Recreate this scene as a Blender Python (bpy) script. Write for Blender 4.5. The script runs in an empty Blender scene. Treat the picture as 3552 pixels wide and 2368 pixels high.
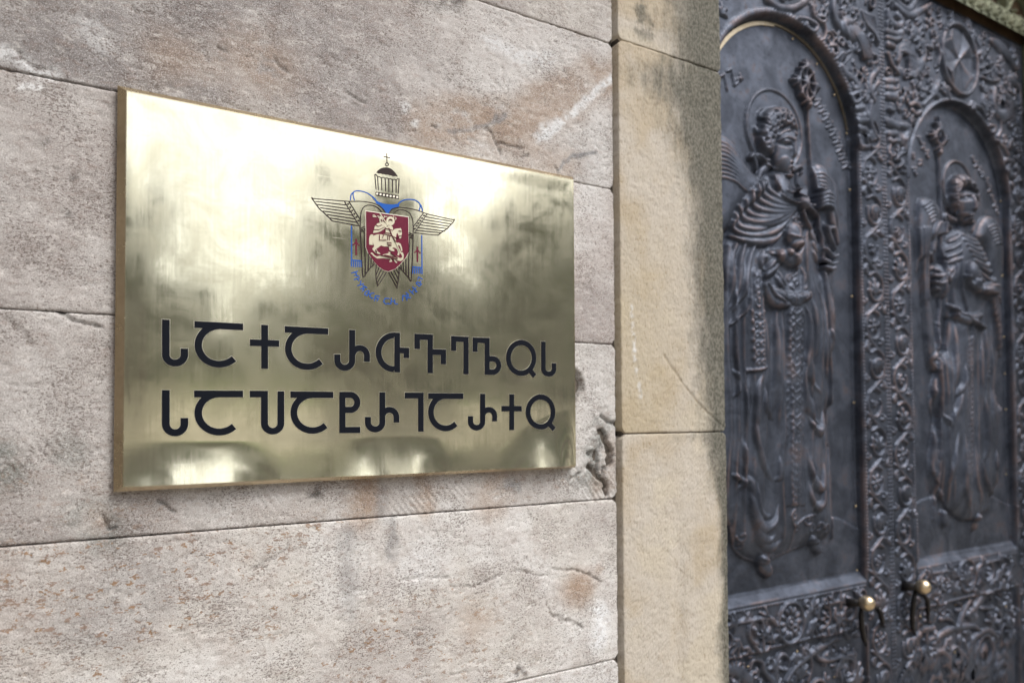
import bpy, math, random
import numpy as np
from mathutils import Matrix, Vector

# ---------------------------------------------------------------- camera, sky, sun, exposure
SC = bpy.context.scene
COL = SC.collection
EYE = 1.60                       # eye height above the paving, metres
D_WALL, D_DOOR = 1.1128, 1.2828  # eye to wall face, eye to door face
R3 = np.array([[0.86370626, -0.00951033, -0.5039058],
               [-0.503963, -0.02765769, -0.86328231],
               [-0.00572677, 0.99957221, -0.02868098]])
cam_d = bpy.data.cameras.new('camera')
cam = bpy.data.objects.new('camera', cam_d)
COL.objects.link(cam)
M = Matrix([list(r) for r in R3]).to_4x4()
M.translation = Vector((0.0, -D_WALL, EYE))
cam.matrix_world = M
cam_d.sensor_width = 36.0
cam_d.lens = 36.0 * 1633.0 / 2352.0
cam_d.shift_y = 127.18 / 2352.0
cam_d.clip_start = 0.02
cam_d.clip_end = 2000.0
cam_d.dof.use_dof = True
cam_d.dof.focus_distance = 1.12
cam_d.dof.aperture_fstop = 2.8
SC.camera = cam

SUN_EL, SUN_AZ = math.radians(52), math.radians(28)   # azimuth measured from -y towards +x
world = bpy.data.worlds.new('World')
SC.world = world
world.use_nodes = True
wn = world.node_tree.nodes
wl = world.node_tree.links
for n in list(wn):
    wn.remove(n)
wo = wn.new('ShaderNodeOutputWorld')
bg = wn.new('ShaderNodeBackground')
sky = wn.new('ShaderNodeTexSky')
sky.sky_type = 'NISHITA'
sky.sun_disc = False
sky.sun_elevation = SUN_EL
sky.sun_rotation = math.pi - SUN_AZ
sky.altitude = 300
sky.air_density = 1.0
sky.dust_density = 5.0
sky.ozone_density = 1.0
hsv = wn.new('ShaderNodeHueSaturation')
hsv.inputs['Saturation'].default_value = 0.42
wl.new(sky.outputs[0], hsv.inputs['Color'])
wl.new(hsv.outputs[0], bg.inputs['Color'])
bg.inputs['Strength'].default_value = 0.13
wl.new(bg.outputs[0], wo.inputs['Surface'])
sun_d = bpy.data.lights.new('sun', 'SUN')
sun_d.energy = 1.0
sun_d.angle = math.radians(28)
sun_d.color = (1.0, 0.97, 0.92)
sun = bpy.data.objects.new('sun', sun_d)
COL.objects.link(sun)
sdir = Vector((math.sin(SUN_AZ) * math.cos(SUN_EL), -math.cos(SUN_AZ) * math.cos(SUN_EL), math.sin(SUN_EL)))
sun.rotation_euler = sdir.to_track_quat('Z', 'Y').to_euler()
SC.view_settings.view_transform = 'Standard'
SC.view_settings.look = 'None'
SC.view_settings.gamma = 1.0
SC.view_settings.use_curve_mapping = False
SC.view_settings.exposure = 0.68

# ---------------------------------------------------------------- helpers
rng = np.random.default_rng(7)

def at(px, py, d):
    """photo pixel (3552 wide) -> metres (x, height above eye) on the upright plane at distance d"""
    k = 2352.0 / 3552.0
    r = R3 @ np.array([px * k - 1176.0, 911.18 - py * k, -1633.0])
    t = d / r[1]
    return (r[0] * t, r[2] * t)

def crop(x0, y0, s, d):
    def f(pts):
        return np.array([at(x0 + x / s, y0 + y / s, d) for x, y in pts])
    return f

def tag(o, label=None, cat=None, group=None, kind=None):
    if label: o['label'] = label
    if cat: o['category'] = cat
    if group: o['group'] = group
    if kind: o['kind'] = kind
    return o

def empty(name, loc=(0, 0, 0)):
    o = bpy.data.objects.new(name, None)
    o.empty_display_size = 0.05
    o.location = loc
    COL.objects.link(o)
    return o

def attach(o, parent):
    if parent is not None:
        o.parent = parent
        if parent.type == 'EMPTY' and parent.parent is None:
            o.matrix_parent_inverse = Matrix.Translation(-Vector(parent.location))
    return o

def mesh_obj(name, verts, faces, mat, parent=None, smooth=True, colors=None, floats=None):
    me = bpy.data.meshes.new(name)
    verts = np.asarray(verts, dtype=np.float32)
    if isinstance(faces, np.ndarray):
        n, k = faces.shape
        me.vertices.add(len(verts)); me.vertices.foreach_set('co', verts.ravel())
        me.loops.add(n * k); me.loops.foreach_set('vertex_index', faces.ravel().astype(np.int32))
        me.polygons.add(n)
        me.polygons.foreach_set('loop_start', np.arange(0, n * k, k, dtype=np.int32))
        me.polygons.foreach_set('loop_total', np.full(n, k, dtype=np.int32))
        me.update(calc_edges=True)
    else:
        me.from_pydata([tuple(map(float, v)) for v in verts], [], faces)
        me.update()
    if smooth:
        me.polygons.foreach_set('use_smooth', [True] * len(me.polygons))
    if colors:
        for nm, c in colors.items():
            a = me.attributes.new(nm, 'FLOAT_COLOR', 'POINT')
            c4 = np.ones((len(verts), 4), dtype=np.float32); c4[:, :3] = c
            a.data.foreach_set('color', c4.ravel())
    if floats:
        for nm, c in floats.items():
            a = me.attributes.new(nm, 'FLOAT', 'POINT')
            a.data.foreach_set('value', np.asarray(c, dtype=np.float32).ravel())
    me.materials.append(mat)
    o = bpy.data.objects.new(name, me)
    COL.objects.link(o)
    attach(o, parent)
    return o

def box(name, lo, hi, mat, parent=None, bev=0.0):
    x0, y0, z0 = lo; x1, y1, z1 = hi
    if bev <= 0:
        v = [(x0,y0,z0),(x1,y0,z0),(x1,y1,z0),(x0,y1,z0),(x0,y0,z1),(x1,y0,z1),(x1,y1,z1),(x0,y1,z1)]
        f = [(0,3,2,1),(4,5,6,7),(0,1,5,4),(1,2,6,5),(2,3,7,6),(3,0,4,7)]
        return mesh_obj(name, v, f, mat, parent, smooth=False)
    import bmesh
    bm = bmesh.new()
    bmesh.ops.create_cube(bm, size=1)
    for v in bm.verts:
        v.co = Vector(((x0+x1)/2 + v.co.x*(x1-x0), (y0+y1)/2 + v.co.y*(y1-y0), (z0+z1)/2 + v.co.z*(z1-z0)))
    bmesh.ops.bevel(bm, geom=bm.edges[:], offset=bev, segments=2, affect='EDGES')
    me = bpy.data.meshes.new(name); bm.to_mesh(me); bm.free()
    me.materials.append(mat)
    o = bpy.data.objects.new(name, me); COL.objects.link(o); attach(o, parent)
    return o

def sphere(name, c, r, mat, parent=None, n=12, scale=(1, 1, 1)):
    v, f = [], []
    for i in range(n + 1):
        th = math.pi * i / n
        for j in range(2 * n):
            ph = math.pi * j / n
            v.append((c[0] + r*scale[0]*math.sin(th)*math.cos(ph), c[1] + r*scale[1]*math.sin(th)*math.sin(ph), c[2] + r*scale[2]*math.cos(th)))
    for i in range(n):
        for j in range(2 * n):
            a = i*2*n + j; b = i*2*n + (j+1) % (2*n)
            f.append((a, a + 2*n, b + 2*n, b))
    return mesh_obj(name, v, f, mat, parent)

def tube(name, pts, rad, mat, parent=None, seg=10):
    pts = [Vector(p) for p in pts]
    if not hasattr(rad, '__len__'): rad = [rad] * len(pts)
    v, f = [], []
    for i, p in enumerate(pts):
        t = (pts[min(i+1, len(pts)-1)] - pts[max(i-1, 0)]).normalized()
        u = t.cross(Vector((0.13, 0.9, 0.31))).normalized(); w = t.cross(u)
        for j in range(seg):
            a = 2*math.pi*j/seg
            v.append(p + (u*math.cos(a) + w*math.sin(a))*rad[i])
    for i in range(len(pts)-1):
        for j in range(seg):
            a = i*seg + j; b = i*seg + (j+1) % seg
            f.append((a, b, b+seg, a+seg))
    f.append(tuple(range(seg))[::-1]); f.append(tuple(range((len(pts)-1)*seg, len(pts)*seg)))
    return mesh_obj(name, v, f, mat, parent)

# -- numpy noise
def vnoise(x, y, seed=0):
    r = np.random.default_rng(seed + 1000).random((64, 64))
    xi = np.floor(x).astype(int); yi = np.floor(y).astype(int)
    fx = x - xi; fy = y - yi
    fx = fx*fx*fx*(fx*(fx*6-15)+10); fy = fy*fy*fy*(fy*(fy*6-15)+10)
    a = r[xi % 64, yi % 64]; b = r[(xi+1) % 64, yi % 64]; c = r[xi % 64, (yi+1) % 64]; d = r[(xi+1) % 64, (yi+1) % 64]
    return (a*(1-fx)+b*fx)*(1-fy) + (c*(1-fx)+d*fx)*fy

def fbm(x, y, s, octv=4, seed=0):
    t = 0; a = 1; w = 0
    for i in range(octv):
        t = t + a*vnoise(x*s + 13.7*i, y*s + 7.1*i, seed + i); w += a; a *= 0.5; s *= 2.03
    return t / w

def smooth01(a, b, x):
    t = np.clip((x - a)/(b - a), 0, 1)
    return t*t*(3-2*t)

def spl(pts, n=8):
    """Catmull-Rom through pts"""
    p = np.asarray(pts, float)
    if len(p) < 3: 
        return p
    q = np.vstack([2*p[0]-p[1], p, 2*p[-1]-p[-2]])
    out = []
    t = np.linspace(0, 1, n, endpoint=False)[:, None]
    for i in range(len(p)-1):
        a, b, c, d = q[i], q[i+1], q[i+2], q[i+3]
        out.append(0.5*((2*b) + (-a+c)*t + (2*a-5*b+4*c-d)*t**2 + (-a+3*b-3*c+d)*t**3))
    out.append(p[-1:])
    return np.vstack(out)

def seg_dist(X, Z, pts, rad=None):
    """distance from grid points to a polyline; also radius interpolated there, and arc parameter"""
    best = np.full(X.shape, 1e9); rr = np.zeros(X.shape); tt = np.zeros(X.shape)
    L = np.concatenate([[0], np.cumsum(np.hypot(*np.diff(pts, axis=0).T))]); T = max(L[-1], 1e-9)
    for i in range(len(pts)-1):
        ax, az = pts[i]; bx, bz = pts[i+1]
        dx, dz = bx-ax, bz-az; l2 = dx*dx+dz*dz + 1e-14
        t = np.clip(((X-ax)*dx + (Z-az)*dz)/l2, 0, 1)
        d = np.hypot(X-ax-t*dx, Z-az-t*dz)
        m = d < best
        best = np.where(m, d, best)
        tt = np.where(m, (L[i] + t*math.sqrt(l2))/T, tt)
    if rad is not None:
        rr = np.interp(tt, np.linspace(0, 1, len(rad)), rad)
    return best, rr, tt

def inside(X, Z, poly):
    c = np.zeros(X.shape, bool)
    n = len(poly)
    for i in range(n):
        x1, z1 = poly[i]; x2, z2 = poly[(i+1) % n]
        if abs(z2 - z1) < 1e-12: continue
        m = ((z1 > Z) != (z2 > Z)) & (X < (x2-x1)*(Z-z1)/(z2-z1) + x1)
        c ^= m
    return c

# ---------------------------------------------------------------- materials
def nodes(name):
    m = bpy.data.materials.new(name); m.use_nodes = True
    nt = m.node_tree
    return m, nt, nt.nodes, nt.links, nt.nodes['Principled BSDF']

def add(nt, typ, **kw):
    n = nt.nodes.new(typ)
    for k, v in kw.items():
        if k in n.inputs: n.inputs[k].default_value = v
        else: setattr(n, k, v)
    return n

def noise(nt, vec, scale, detail=4, rough=0.55, dist=0.0):
    n = nt.nodes.new('ShaderNodeTexNoise')
    n.inputs['Scale'].default_value = scale; n.inputs['Detail'].default_value = detail
    n.inputs['Roughness'].default_value = rough; n.inputs['Distortion'].default_value = dist
    nt.links.new(vec, n.inputs['Vector'])
    return n.outputs['Fac']

def ramp(nt, fac, a, b, lo=0.0, hi=1.0):
    n = nt.nodes.new('ShaderNodeMapRange'); n.interpolation_type = 'SMOOTHSTEP'
    n.inputs['From Min'].default_value = a; n.inputs['From Max'].default_value = b
    n.inputs['To Min'].default_value = lo; n.inputs['To Max'].default_value = hi
    nt.links.new(fac, n.inputs['Value'])
    return n.outputs['Result']

def mixc(nt, fac, a, b, mode='MIX'):
    n = nt.nodes.new('ShaderNodeMix'); n.data_type = 'RGBA'; n.blend_type = mode
    for i, s in ((0, fac), (6, a), (7, b)):
        if isinstance(s, (tuple, float, int)):
            n.inputs[i].default_value = s if i == 0 else tuple(s) + (1,)
        else: nt.links.new(s, n.inputs[i])
    return n.outputs[2]

def math_(nt, op, a, b):
    n = nt.nodes.new('ShaderNodeMath'); n.operation = op
    for i, s in ((0, a), (1, b)):
        if isinstance(s, (float, int)): n.inputs[i].default_value = s
        else: nt.links.new(s, n.inputs[i])
    return n.outputs[0]

def coords(nt, scale=(1, 1, 1), rot=(0, 0, 0)):
    g = nt.nodes.new('ShaderNodeNewGeometry')
    m = nt.nodes.new('ShaderNodeMapping'); m.inputs['Scale'].default_value = scale; m.inputs['Rotation'].default_value = rot
    nt.links.new(g.outputs['Position'], m.inputs['Vector'])
    return m.outputs['Vector']

def attr(nt, name):
    a = nt.nodes.new('ShaderNodeAttribute'); a.attribute_name = name
    return a

def bump(nt, bsdf, h, strength=0.5, dist=0.002, prev=None):
    b = nt.nodes.new('ShaderNodeBump'); b.inputs['Strength'].default_value = strength; b.inputs['Distance'].default_value = dist
    nt.links.new(h, b.inputs['Height'])
    if prev is not None: nt.links.new(prev, b.inputs['Normal'])
    nt.links.new(b.outputs['Normal'], bsdf.inputs['Normal'])
    return b.outputs['Normal']

def travertine():
    m, nt, N, L, P = nodes('tuff_stone')
    col = attr(nt, 'tint').outputs['Color']
    flk = attr(nt, 'fleck').outputs['Fac']
    v = coords(nt); vs = coords(nt, (1, 1, 1.9), (0, math.radians(8), 0))
    big = noise(nt, v, 9, 5, 0.6)
    c = mixc(nt, ramp(nt, big, 0.42, 0.66, 0, 0.45), col, (0.66, 0.645, 0.63), 'MIX')
    mid = noise(nt, vs, 45, 5, 0.7, 0.3)
    c = mixc(nt, ramp(nt, mid, 0.50, 0.68, 0, 0.42), c, (0.30, 0.225, 0.19))
    c = mixc(nt, ramp(nt, mid, 0.47, 0.32, 0, 0.48), c, (0.76, 0.73, 0.70))
    spk = noise(nt, vs, 230, 3, 0.62, 0.4)
    dens = noise(nt, v, 14, 3, 0.5)
    thr = math_(nt, 'ADD', spk, math_(nt, 'MULTIPLY', math_(nt, 'SUBTRACT', dens, 0.5), 0.42))
    sp = ramp(nt, thr, 0.560, 0.615, 0, 1)
    c = mixc(nt, math_(nt, 'MULTIPLY', sp, 0.66), c, (0.12, 0.085, 0.07))
    fine = noise(nt, v, 620, 2, 0.6)
    c = mixc(nt, ramp(nt, fine, 0.51, 0.66, 0, 0.45), c, (0.21, 0.17, 0.15))
    c = mixc(nt, ramp(nt, fine, 0.48, 0.34, 0, 0.45), c, (0.80, 0.79, 0.78))
    # angular ochre flecks
    vo = nt.nodes.new('ShaderNodeTexVoronoi'); vo.inputs['Scale'].default_value = 62; vo.inputs['Randomness'].default_value = 1.0
    dn = nt.nodes.new('ShaderNodeVectorMath'); dn.operation = 'ADD'
    nn = nt.nodes.new('ShaderNodeTexNoise'); nn.inputs['Scale'].default_value = 160
    L.new(vs, nn.inputs['Vector'])
    sc = nt.nodes.new('ShaderNodeVectorMath'); sc.operation = 'SCALE'; sc.inputs['Scale'].default_value = 0.030
    L.new(nn.outputs['Color'], sc.inputs[0]); L.new(vs, dn.inputs[0]); L.new(sc.outputs[0], dn.inputs[1])
    L.new(dn.outputs[0], vo.inputs['Vector'])
    sepv = nt.nodes.new('ShaderNodeSeparateColor'); L.new(vo.outputs['Color'], sepv.inputs[0])
    pick = ramp(nt, sepv.outputs[0], 0.48, 0.52, 0, 1)
    f1 = math_(nt, 'MULTIPLY', ramp(nt, vo.outputs['Distance'], 0.38, 0.30, 0, 1), pick)
    f1 = math_(nt, 'MULTIPLY', f1, flk)
    c = mixc(nt, math_(nt, 'MULTIPLY', f1, 0.85), c, mixc(nt, sepv.outputs[1], (0.31, 0.18, 0.085), (0.29, 0.21, 0.17)))
    L.new(c, P.inputs['Base Color'])
    P.inputs['Roughness'].default_value = 0.8
    P.inputs['Specular IOR Level'].default_value = 0.25
    h = math_(nt, 'SUBTRACT', math_(nt, 'MULTIPLY', mid, 0.9), math_(nt, 'MULTIPLY', sp, 0.55))
    n1 = bump(nt, P, h, 0.55, 0.0018)
    bump(nt, P, fine, 0.5, 0.0006, n1)
    return m

def sandstone():
    m, nt, N, L, P = nodes('yellow_sandstone')
    col = attr(nt, 'tint').outputs['Color']; moss = attr(nt, 'moss').outputs['Fac']
    v = coords(nt); vv = coords(nt, (1, 1, 0.6), (0, math.radians(18), 0))
    big = noise(nt, v, 16, 4, 0.6)
    c = mixc(nt, ramp(nt, big, 0.35, 0.7, 0, 0.35), col, (0.50, 0.44, 0.35))
    grain = noise(nt, vv, 210, 4, 0.65, 0.2)
    pit = ramp(nt, grain, 0.52, 0.68, 0, 1)
    c = mixc(nt, math_(nt, 'MULTIPLY', pit, 0.42), c, (0.24, 0.16, 0.075))
    fine = noise(nt, v, 700, 2, 0.6)
    c = mixc(nt, ramp(nt, fine, 0.45, 0.3, 0, 0.3), c, (0.66, 0.60, 0.50))
    mn = noise(nt, coords(nt, (1, 1, .30)), 60, 6, 0.7)
    mf = ramp(nt, math_(nt, 'ADD', moss, math_(nt, 'MULTIPLY', math_(nt, 'SUBTRACT', mn, 0.5), 1.0)), 0.05, 0.92, 0, 0.94)
    mc = mixc(nt, ramp(nt, grain, 0.36, 0.62), (0.19, 0.185, 0.155), (0.075, 0.075, 0.062))
    c = mixc(nt, mf, c, mc)
    L.new(c, P.inputs['Base Color'])
    P.inputs['Roughness'].default_value = 0.9
    P.inputs['Specular IOR Level'].default_value = 0.2
    n1 = bump(nt, P, math_(nt, 'MULTIPLY', grain, -1.0), 0.8, 0.0024)
    bump(nt, P, fine, 0.5, 0.0007, n1)
    return m

def simple(name, col, rough=0.6, metal=0.0, nscale=0, amt=0.2, bmp=0.0, spec=.5):
    m, nt, N, L, P = nodes(name); P.inputs['Specular IOR Level'].default_value = spec
    P.inputs['Roughness'].default_value = rough; P.inputs['Metallic'].default_value = metal
    if nscale:
        f = noise(nt, coords(nt), nscale, 5, 0.6)
        c = mixc(nt, ramp(nt, f, 0.3, 0.7), tuple(x*(1-amt) for x in col), tuple(min(1, x*(1+amt)) for x in col))
        L.new(c, P.inputs['Base Color'])
        if bmp: bump(nt, P, f, 0.6, bmp)
    else:
        P.inputs['Base Color'].default_value = tuple(col) + (1,)
    return m

def brass(name='polished_brass', base=(0.88, 0.835, 0.63), r0=0.075, r1=0.19, dull=0.0):
    m, nt, N, L, P = nodes(name)
    P.inputs['Metallic'].default_value = 0.90
    v = coords(nt)
    vert = noise(nt, coords(nt, (260, 1, 7)), 1.0, 4, 0.65)
    hori = noise(nt, coords(nt, (9, 1, 330)), 1.0, 4, 0.65)
    blot = noise(nt, v, 13, 6, 0.65, 0.6)
    wipe = noise(nt, coords(nt, (3, 1, 9), (0, math.radians(32), 0)), 6.0, 5, 0.7, 1.0)
    s = math_(nt, 'ADD', math_(nt, 'MULTIPLY', vert, 0.72), math_(nt, 'MULTIPLY', hori, 0.28))
    r = math_(nt, 'ADD', math_(nt, 'MULTIPLY', blot, 0.7), math_(nt, 'MULTIPLY', s, 0.3))
    L.new(ramp(nt, r, 0.36, 0.64, r0, r1), P.inputs['Roughness'])
    c = mixc(nt, ramp(nt, blot, 0.4, 0.66, 0, 0.34), base, tuple(x*y for x, y in zip(base, (0.72, 0.70, 0.62))))
    c = mixc(nt, ramp(nt, s, 0.50, 0.64, 0, 0.09), c, tuple(x*0.7 for x in base))
    c = mixc(nt, ramp(nt, s, 0.48, 0.36, 0, 0.10), c, (0.95, 0.92, 0.80))
    c = mixc(nt, ramp(nt, wipe, 0.52, 0.70, 0, 0.15), c, (0.60, 0.56, 0.42))
    if dull: c = mixc(nt, ramp(nt, noise(nt, v, 90, 5, 0.7), 0.4, 0.7, dull*0.4, dull), c, (0.20, 0.13, 0.06))
    L.new(c, P.inputs['Base Color'])
    # long fine scratches
    w1 = nt.nodes.new('ShaderNodeTexNoise'); w1.inputs['Scale'].default_value = 1; w1.inputs['Detail'].default_value = 1
    L.new(coords(nt, (14, 1, 520), (0, math.radians(23), 0)), w1.inputs['Vector'])
    w2 = nt.nodes.new('ShaderNodeTexNoise'); w2.inputs['Scale'].default_value = 1; w2.inputs['Detail'].default_value = 1
    L.new(coords(nt, (420, 1, 11), (0, math.radians(-12), 0)), w2.inputs['Vector'])
    sc = math_(nt, 'ADD', ramp(nt, w1.outputs['Fac'], 0.72, 0.80), ramp(nt, w2.outputs['Fac'], 0.72, 0.80))
    n1 = bump(nt, P, math_(nt, 'ADD', s, math_(nt, 'MULTIPLY', sc, 0.6)), 0.13, 0.00018)
    bump(nt, P, noise(nt, coords(nt, (1, 1, .45)), 20, 3, 0.5), 0.045, 0.004, n1)
    return m

def bronze(name, base, hi, metal=0.80, rough=(0.46, 0.64), copper=(0.40, 0.255, 0.205)):
    m, nt, N, L, P = nodes(name)
    v = coords(nt)
    wear = attr(nt, 'wear').outputs['Fac']
    a = noise(nt, v, 11, 5, 0.6, 0.5); b = noise(nt, v, 60, 5, 0.7)
    c = mixc(nt, ramp(nt, a, 0.35, 0.65), base, hi)
    c = mixc(nt, ramp(nt, b, 0.52, 0.72, 0, 0.5), c, tuple(x*0.45 for x in base))
    pat = noise(nt, v, 7, 4, 0.6)
    c = mixc(nt, ramp(nt, math_(nt, 'ADD', a, math_(nt, 'MULTIPLY', b, 0.5)), 0.80, 0.98, 0, 0.30), c, (0.17, 0.105, 0.08))
    wf = math_(nt, 'MULTIPLY', ramp(nt, wear, 0.3, 1.0, 0, 0.24), ramp(nt, pat, 0.42, 0.66, 0.06, 1.0))
    c = mixc(nt, wf, c, copper)
    L.new(c, P.inputs['Base Color'])
    P.inputs['Metallic'].default_value = metal
    L.new(ramp(nt, b, 0.3, 0.7, rough[0], rough[1]), P.inputs['Roughness'])
    bump(nt, P, noise(nt, v, 130, 5, 0.7), 0.35, 0.0012)
    return m

MAT_STONE = travertine()
MAT_SAND = sandstone()
MAT_MORTAR = simple('dark_joint_mortar', (0.10, 0.085, 0.07), 0.95, 0, 150, 0.5, 0.001)
MAT_BRASS = brass()
MAT_RIM = brass('rim_brass', (0.72, 0.61, 0.42), 0.14, 0.30, 0.28)
MAT_EDGE = brass('bright_etched_brass', (0.90, 0.86, 0.70), 0.30, 0.42)
MAT_BLACK = simple('black_enamel', (0.006, 0.008, 0.014), 0.5, spec=.12)
MAT_BROWN = simple('brown_black_enamel', (0.034, 0.021, 0.021), 0.45, spec=.2)
MAT_BLUE = simple('blue_enamel', (0.014, 0.115, 0.50), 0.4, spec=.25)
MAT_RED = simple('maroon_enamel', (0.150, 0.010, 0.035), 0.42, 0, 500, 0.12, spec=.25)
MAT_BRONZE = bronze('dark_patinated_bronze', (0.052, 0.061, 0.083), (0.101, 0.117, 0.155))
MAT_GREEN = bronze('green_patinated_bronze', (0.11, 0.12, 0.075), (0.20, 0.215, 0.14), 0.45, (0.5, 0.65), (0.30, 0.30, 0.20))
MAT_BROWNP = simple('brown_bronze_backing', (0.10, 0.062, 0.035), 0.6, 0.3, 20, 0.3)
MAT_KNOB = simple('brass_knob', (0.74, 0.60, 0.40), 0.30, 1.0)
MAT_IRON = simple('black_iron', (0.018, 0.016, 0.016), 0.38, 0.4)
MAT_RIDER = simple('matt_brass', (0.66, 0.61, 0.46), 0.38, 0.85)

# ---------------------------------------------------------------- stone wall
def grid(x0, x1, z0, z1, step, zs=None):
    nx = max(2, int(round((x1-x0)/step)) + 1)
    xs = np.linspace(x0, x1, nx)
    if zs is None:
        nz = max(2, int(round((z1-z0)/step)) + 1); zs = np.linspace(z0, z1, nz)
    X, Z = np.meshgrid(xs, zs)
    nz = len(zs)
    i = np.arange(nx*nz).reshape(nz, nx)
    F = np.stack([i[:-1, :-1], i[:-1, 1:], i[1:, 1:], i[1:, :-1]], -1).reshape(-1, 4)
    return X, Z, F

FEAT = []   # (kind, pts metres, radius m, strength)
C1 = crop(1100, 0, 1.96, D_WALL); C0 = crop(0, 0, 1.96, D_WALL); C5 = crop(1900, 1200, 1.343, D_WALL)
C6 = crop(0, 1500, 1.807, D_WALL); C7 = crop(1100, 1568, 1.96, D_WALL); C3 = crop(0, 800, 1.425, D_WALL)
def feat(kind, c, pts, r, s=1.0): FEAT.append((kind, spl(c(pts), 5) if len(pts) > 1 else c(pts), r, s))
feat('ochre', C1, [(820,720),(1200,735),(1400,690),(1600,590),(1850,450)], .018, .55)
feat('ochre', C1, [(760,900),(1100,830),(1450,860),(1700,720),(1990,540)], .028, .62)
feat('ochre', C1, [(700,800),(1000,930),(1300,1000),(1700,1120)], .024, .45)
feat('white', C1, [(1500,940),(1640,850),(1850,660),(2000,520)], .006, .9)
feat('white', C1, [(1550,900),(1630,850)], .010, .9)
feat('white', C1, [(590,735)], .006, 1); feat('white', C1, [(665,845)], .006, 1)
feat('white', C1, [(1180,280),(1400,380),(1580,400)], .012, .5)
feat('grey', C1, [(900,885),(1160,850),(1290,770)], .004, .6)
feat('grey', C1, [(1640,1160),(1750,1060),(1900,1035)], .003, .7)
for p in ([(1185,900),(1215,970),(1250,1050)], [(1220,975),(1390,1005)], [(1390,1070),(1440,1050)], [(1620,1120),(1630,1190)],
          [(200,625),(280,680),(330,690)], [(780,850),(800,860)], [(1150,880),(1170,885)], [(1700,1190),(1745,1215)]):
    feat('crack', C1, p, .0024, 1)
feat('ochre', C0, [(1150,380)], .03, .4); feat('ochre', C0, [(1400,430)], .02, .35); feat('ochre', C0, [(1760,450)], .045, .5)
feat('white', C0, [(0,350),(130,405),(250,480),(350,505)], .008, .6); feat('white', C0, [(150,590),(270,575)], .004, .8)
feat('white', C0, [(600,200),(680,280)], .012, .4)
for p in ([(30,330),(130,370),(200,430),(330,470)], [(1860,380),(1910,460),(1955,510)], [(1490,315),(1540,350)], [(890,50),(930,75),(1040,80)],
          [(1080,650),(1240,690)], [(1500,700),(1700,760)], [(1950,820),(2030,840)]):
    feat('crack', C0, p, .0022, .8)
feat('dark', C0, [(440,1435)], .004, 1); feat('dark', C0, [(500,1180)], .004, .7); feat('dark', C0, [(300,950)], .005, .6)
feat('dark', C1, [(700,-20),(820,15),(980,0)], .012, .85); feat('dark', C1, [(895,540)], .003, 1); feat('dark', C1, [(480,920)], .006, .5)
# crumbled cavity right of the plaque
for p, r, s in (([(255,395),(275,440),(288,490),(290,545)], .006, 2.2), ([(190,560),(230,600),(262,640),(278,685)], .004, 1.8),
             ([(190,510),(222,495),(230,540),(240,610)], .004, 1.4), ([(250,330),(285,350),(315,370)], .003, 1.2),
             ([(240,395),(245,470),(200,560)], .0035, 1.2), ([(290,545),(262,600),(270,660)], .0035, 1.3), ([(128,130),(150,180),(130,235)], .008, 2.0),
             ([(100,630),(150,600)], .0025, .8)):
    feat('cavity', C5, p, r, s)
feat('crumb', C5, [(250,350),(230,520),(230,650)], .028, 1.0); feat('green', C5, [(250,400),(200,560),(230,620),(130,630)], .014, .6)
feat('ochre', C5, [(300,440),(300,620),(230,660)], .012, .3); feat('green', C5, [(220,340),(300,370)], .005, .5)
for p in ([(20,1040),(80,1035),(180,1060),(240,1100)], [(10,1240),(60,1280),(110,1275),(170,1310)]): feat('crack', C5, p, .0020, .8)
feat('ochre', C5, [(140,1130)], .022, .65); feat('white', C5, [(250,1230),(230,1400)], .014, .55); feat('ochre', C5, [(245,1030)], .012, .4)
for p in ([(700,840),(890,850)], [(900,910),(1080,905),(1260,835)], [(1340,795),(1580,850)], [(1700,785),(1850,830),(1920,880)],
          [(1550,1010),(1620,1110),(1800,1180)], [(650,1210),(770,1215)], [(560,870),(690,850)], [(900,1505),(1040,1500)], [(1480,1410),(1500,1380)]):
    feat('crack', C7, p, .0017, .7)
feat('ochre', C7, [(1770,950)], .03, .5); feat('ochre', C7, [(1090,1140)], .028, .4); feat('white', C7, [(700,760)], .03, .45); feat('white', C7, [(1930,1100),(1930,1260)], .014, .6)
feat('dark', C7, [(1345,1500),(1365,1450),(1400,1480),(1400,1510)], .004, .8); feat('ochre', C7, [(1230,230),(1180,340)], .028, .42)
feat('ochre', C7, [(720,160),(740,380)], .014, .75); feat('grey', C7, [(430,190),(425,420)], .008, .55); feat('ochre', C7, [(330,200),(310,420)], .020, .6)
feat('grey', C7, [(1310,220),(1350,230)], .009, .7); feat('grey', C7, [(510,470),(500,700)], .008, .45); feat('dark', C7, [(10,270)], .006, .7)
feat('grey', C7, [(210,560),(220,1100)], .012, .35); feat('crack', C7, [(1970,250),(1985,315),(2050,305)], .0018, 1)
feat('green', C6, [(560,520),(600,560),(650,600)], .022, .65); feat('cavity', C6, [(640,520),(665,570),(690,610),(740,595)], .0025, .9)
feat('ochre', C6, [(600,545)], .012, .5); feat('green', C6, [(0,160),(30,260)], .018, .75); feat('green', C6, [(400,90),(460,150)], .012, .4)
feat('cavity', C6, [(985,425),(1040,470),(1080,500)], .002, .8); feat('dark', C6, [(1980,385),(2000,365)], .007, .7)
feat('crack', C6, [(1560,860),(1660,820),(1800,740)], .003, .6); feat('ochre', C6, [(1520,765)], .012, .5); feat('grey', C6, [(820,960),(700,1150)], .05, .3)
feat('cavity', C3, [(300,395),(330,425),(430,450),(500,470)], .0022, .8); feat('crack', C3, [(20,440),(130,520),(170,560)], .003, .6)
feat('green', C3, [(330,1060),(370,1140)], .012, .4)
PAL = dict(ochre=(.37, .225, .125), white=(.74, .73, .72), grey=(.20, .20, .205), dark=(.085, .075, .065), green=(.16, .17, .145), crack=(.10, .075, .055), cavity=(.07, .07, .06), crumb=(.30, .26, .22))

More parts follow.
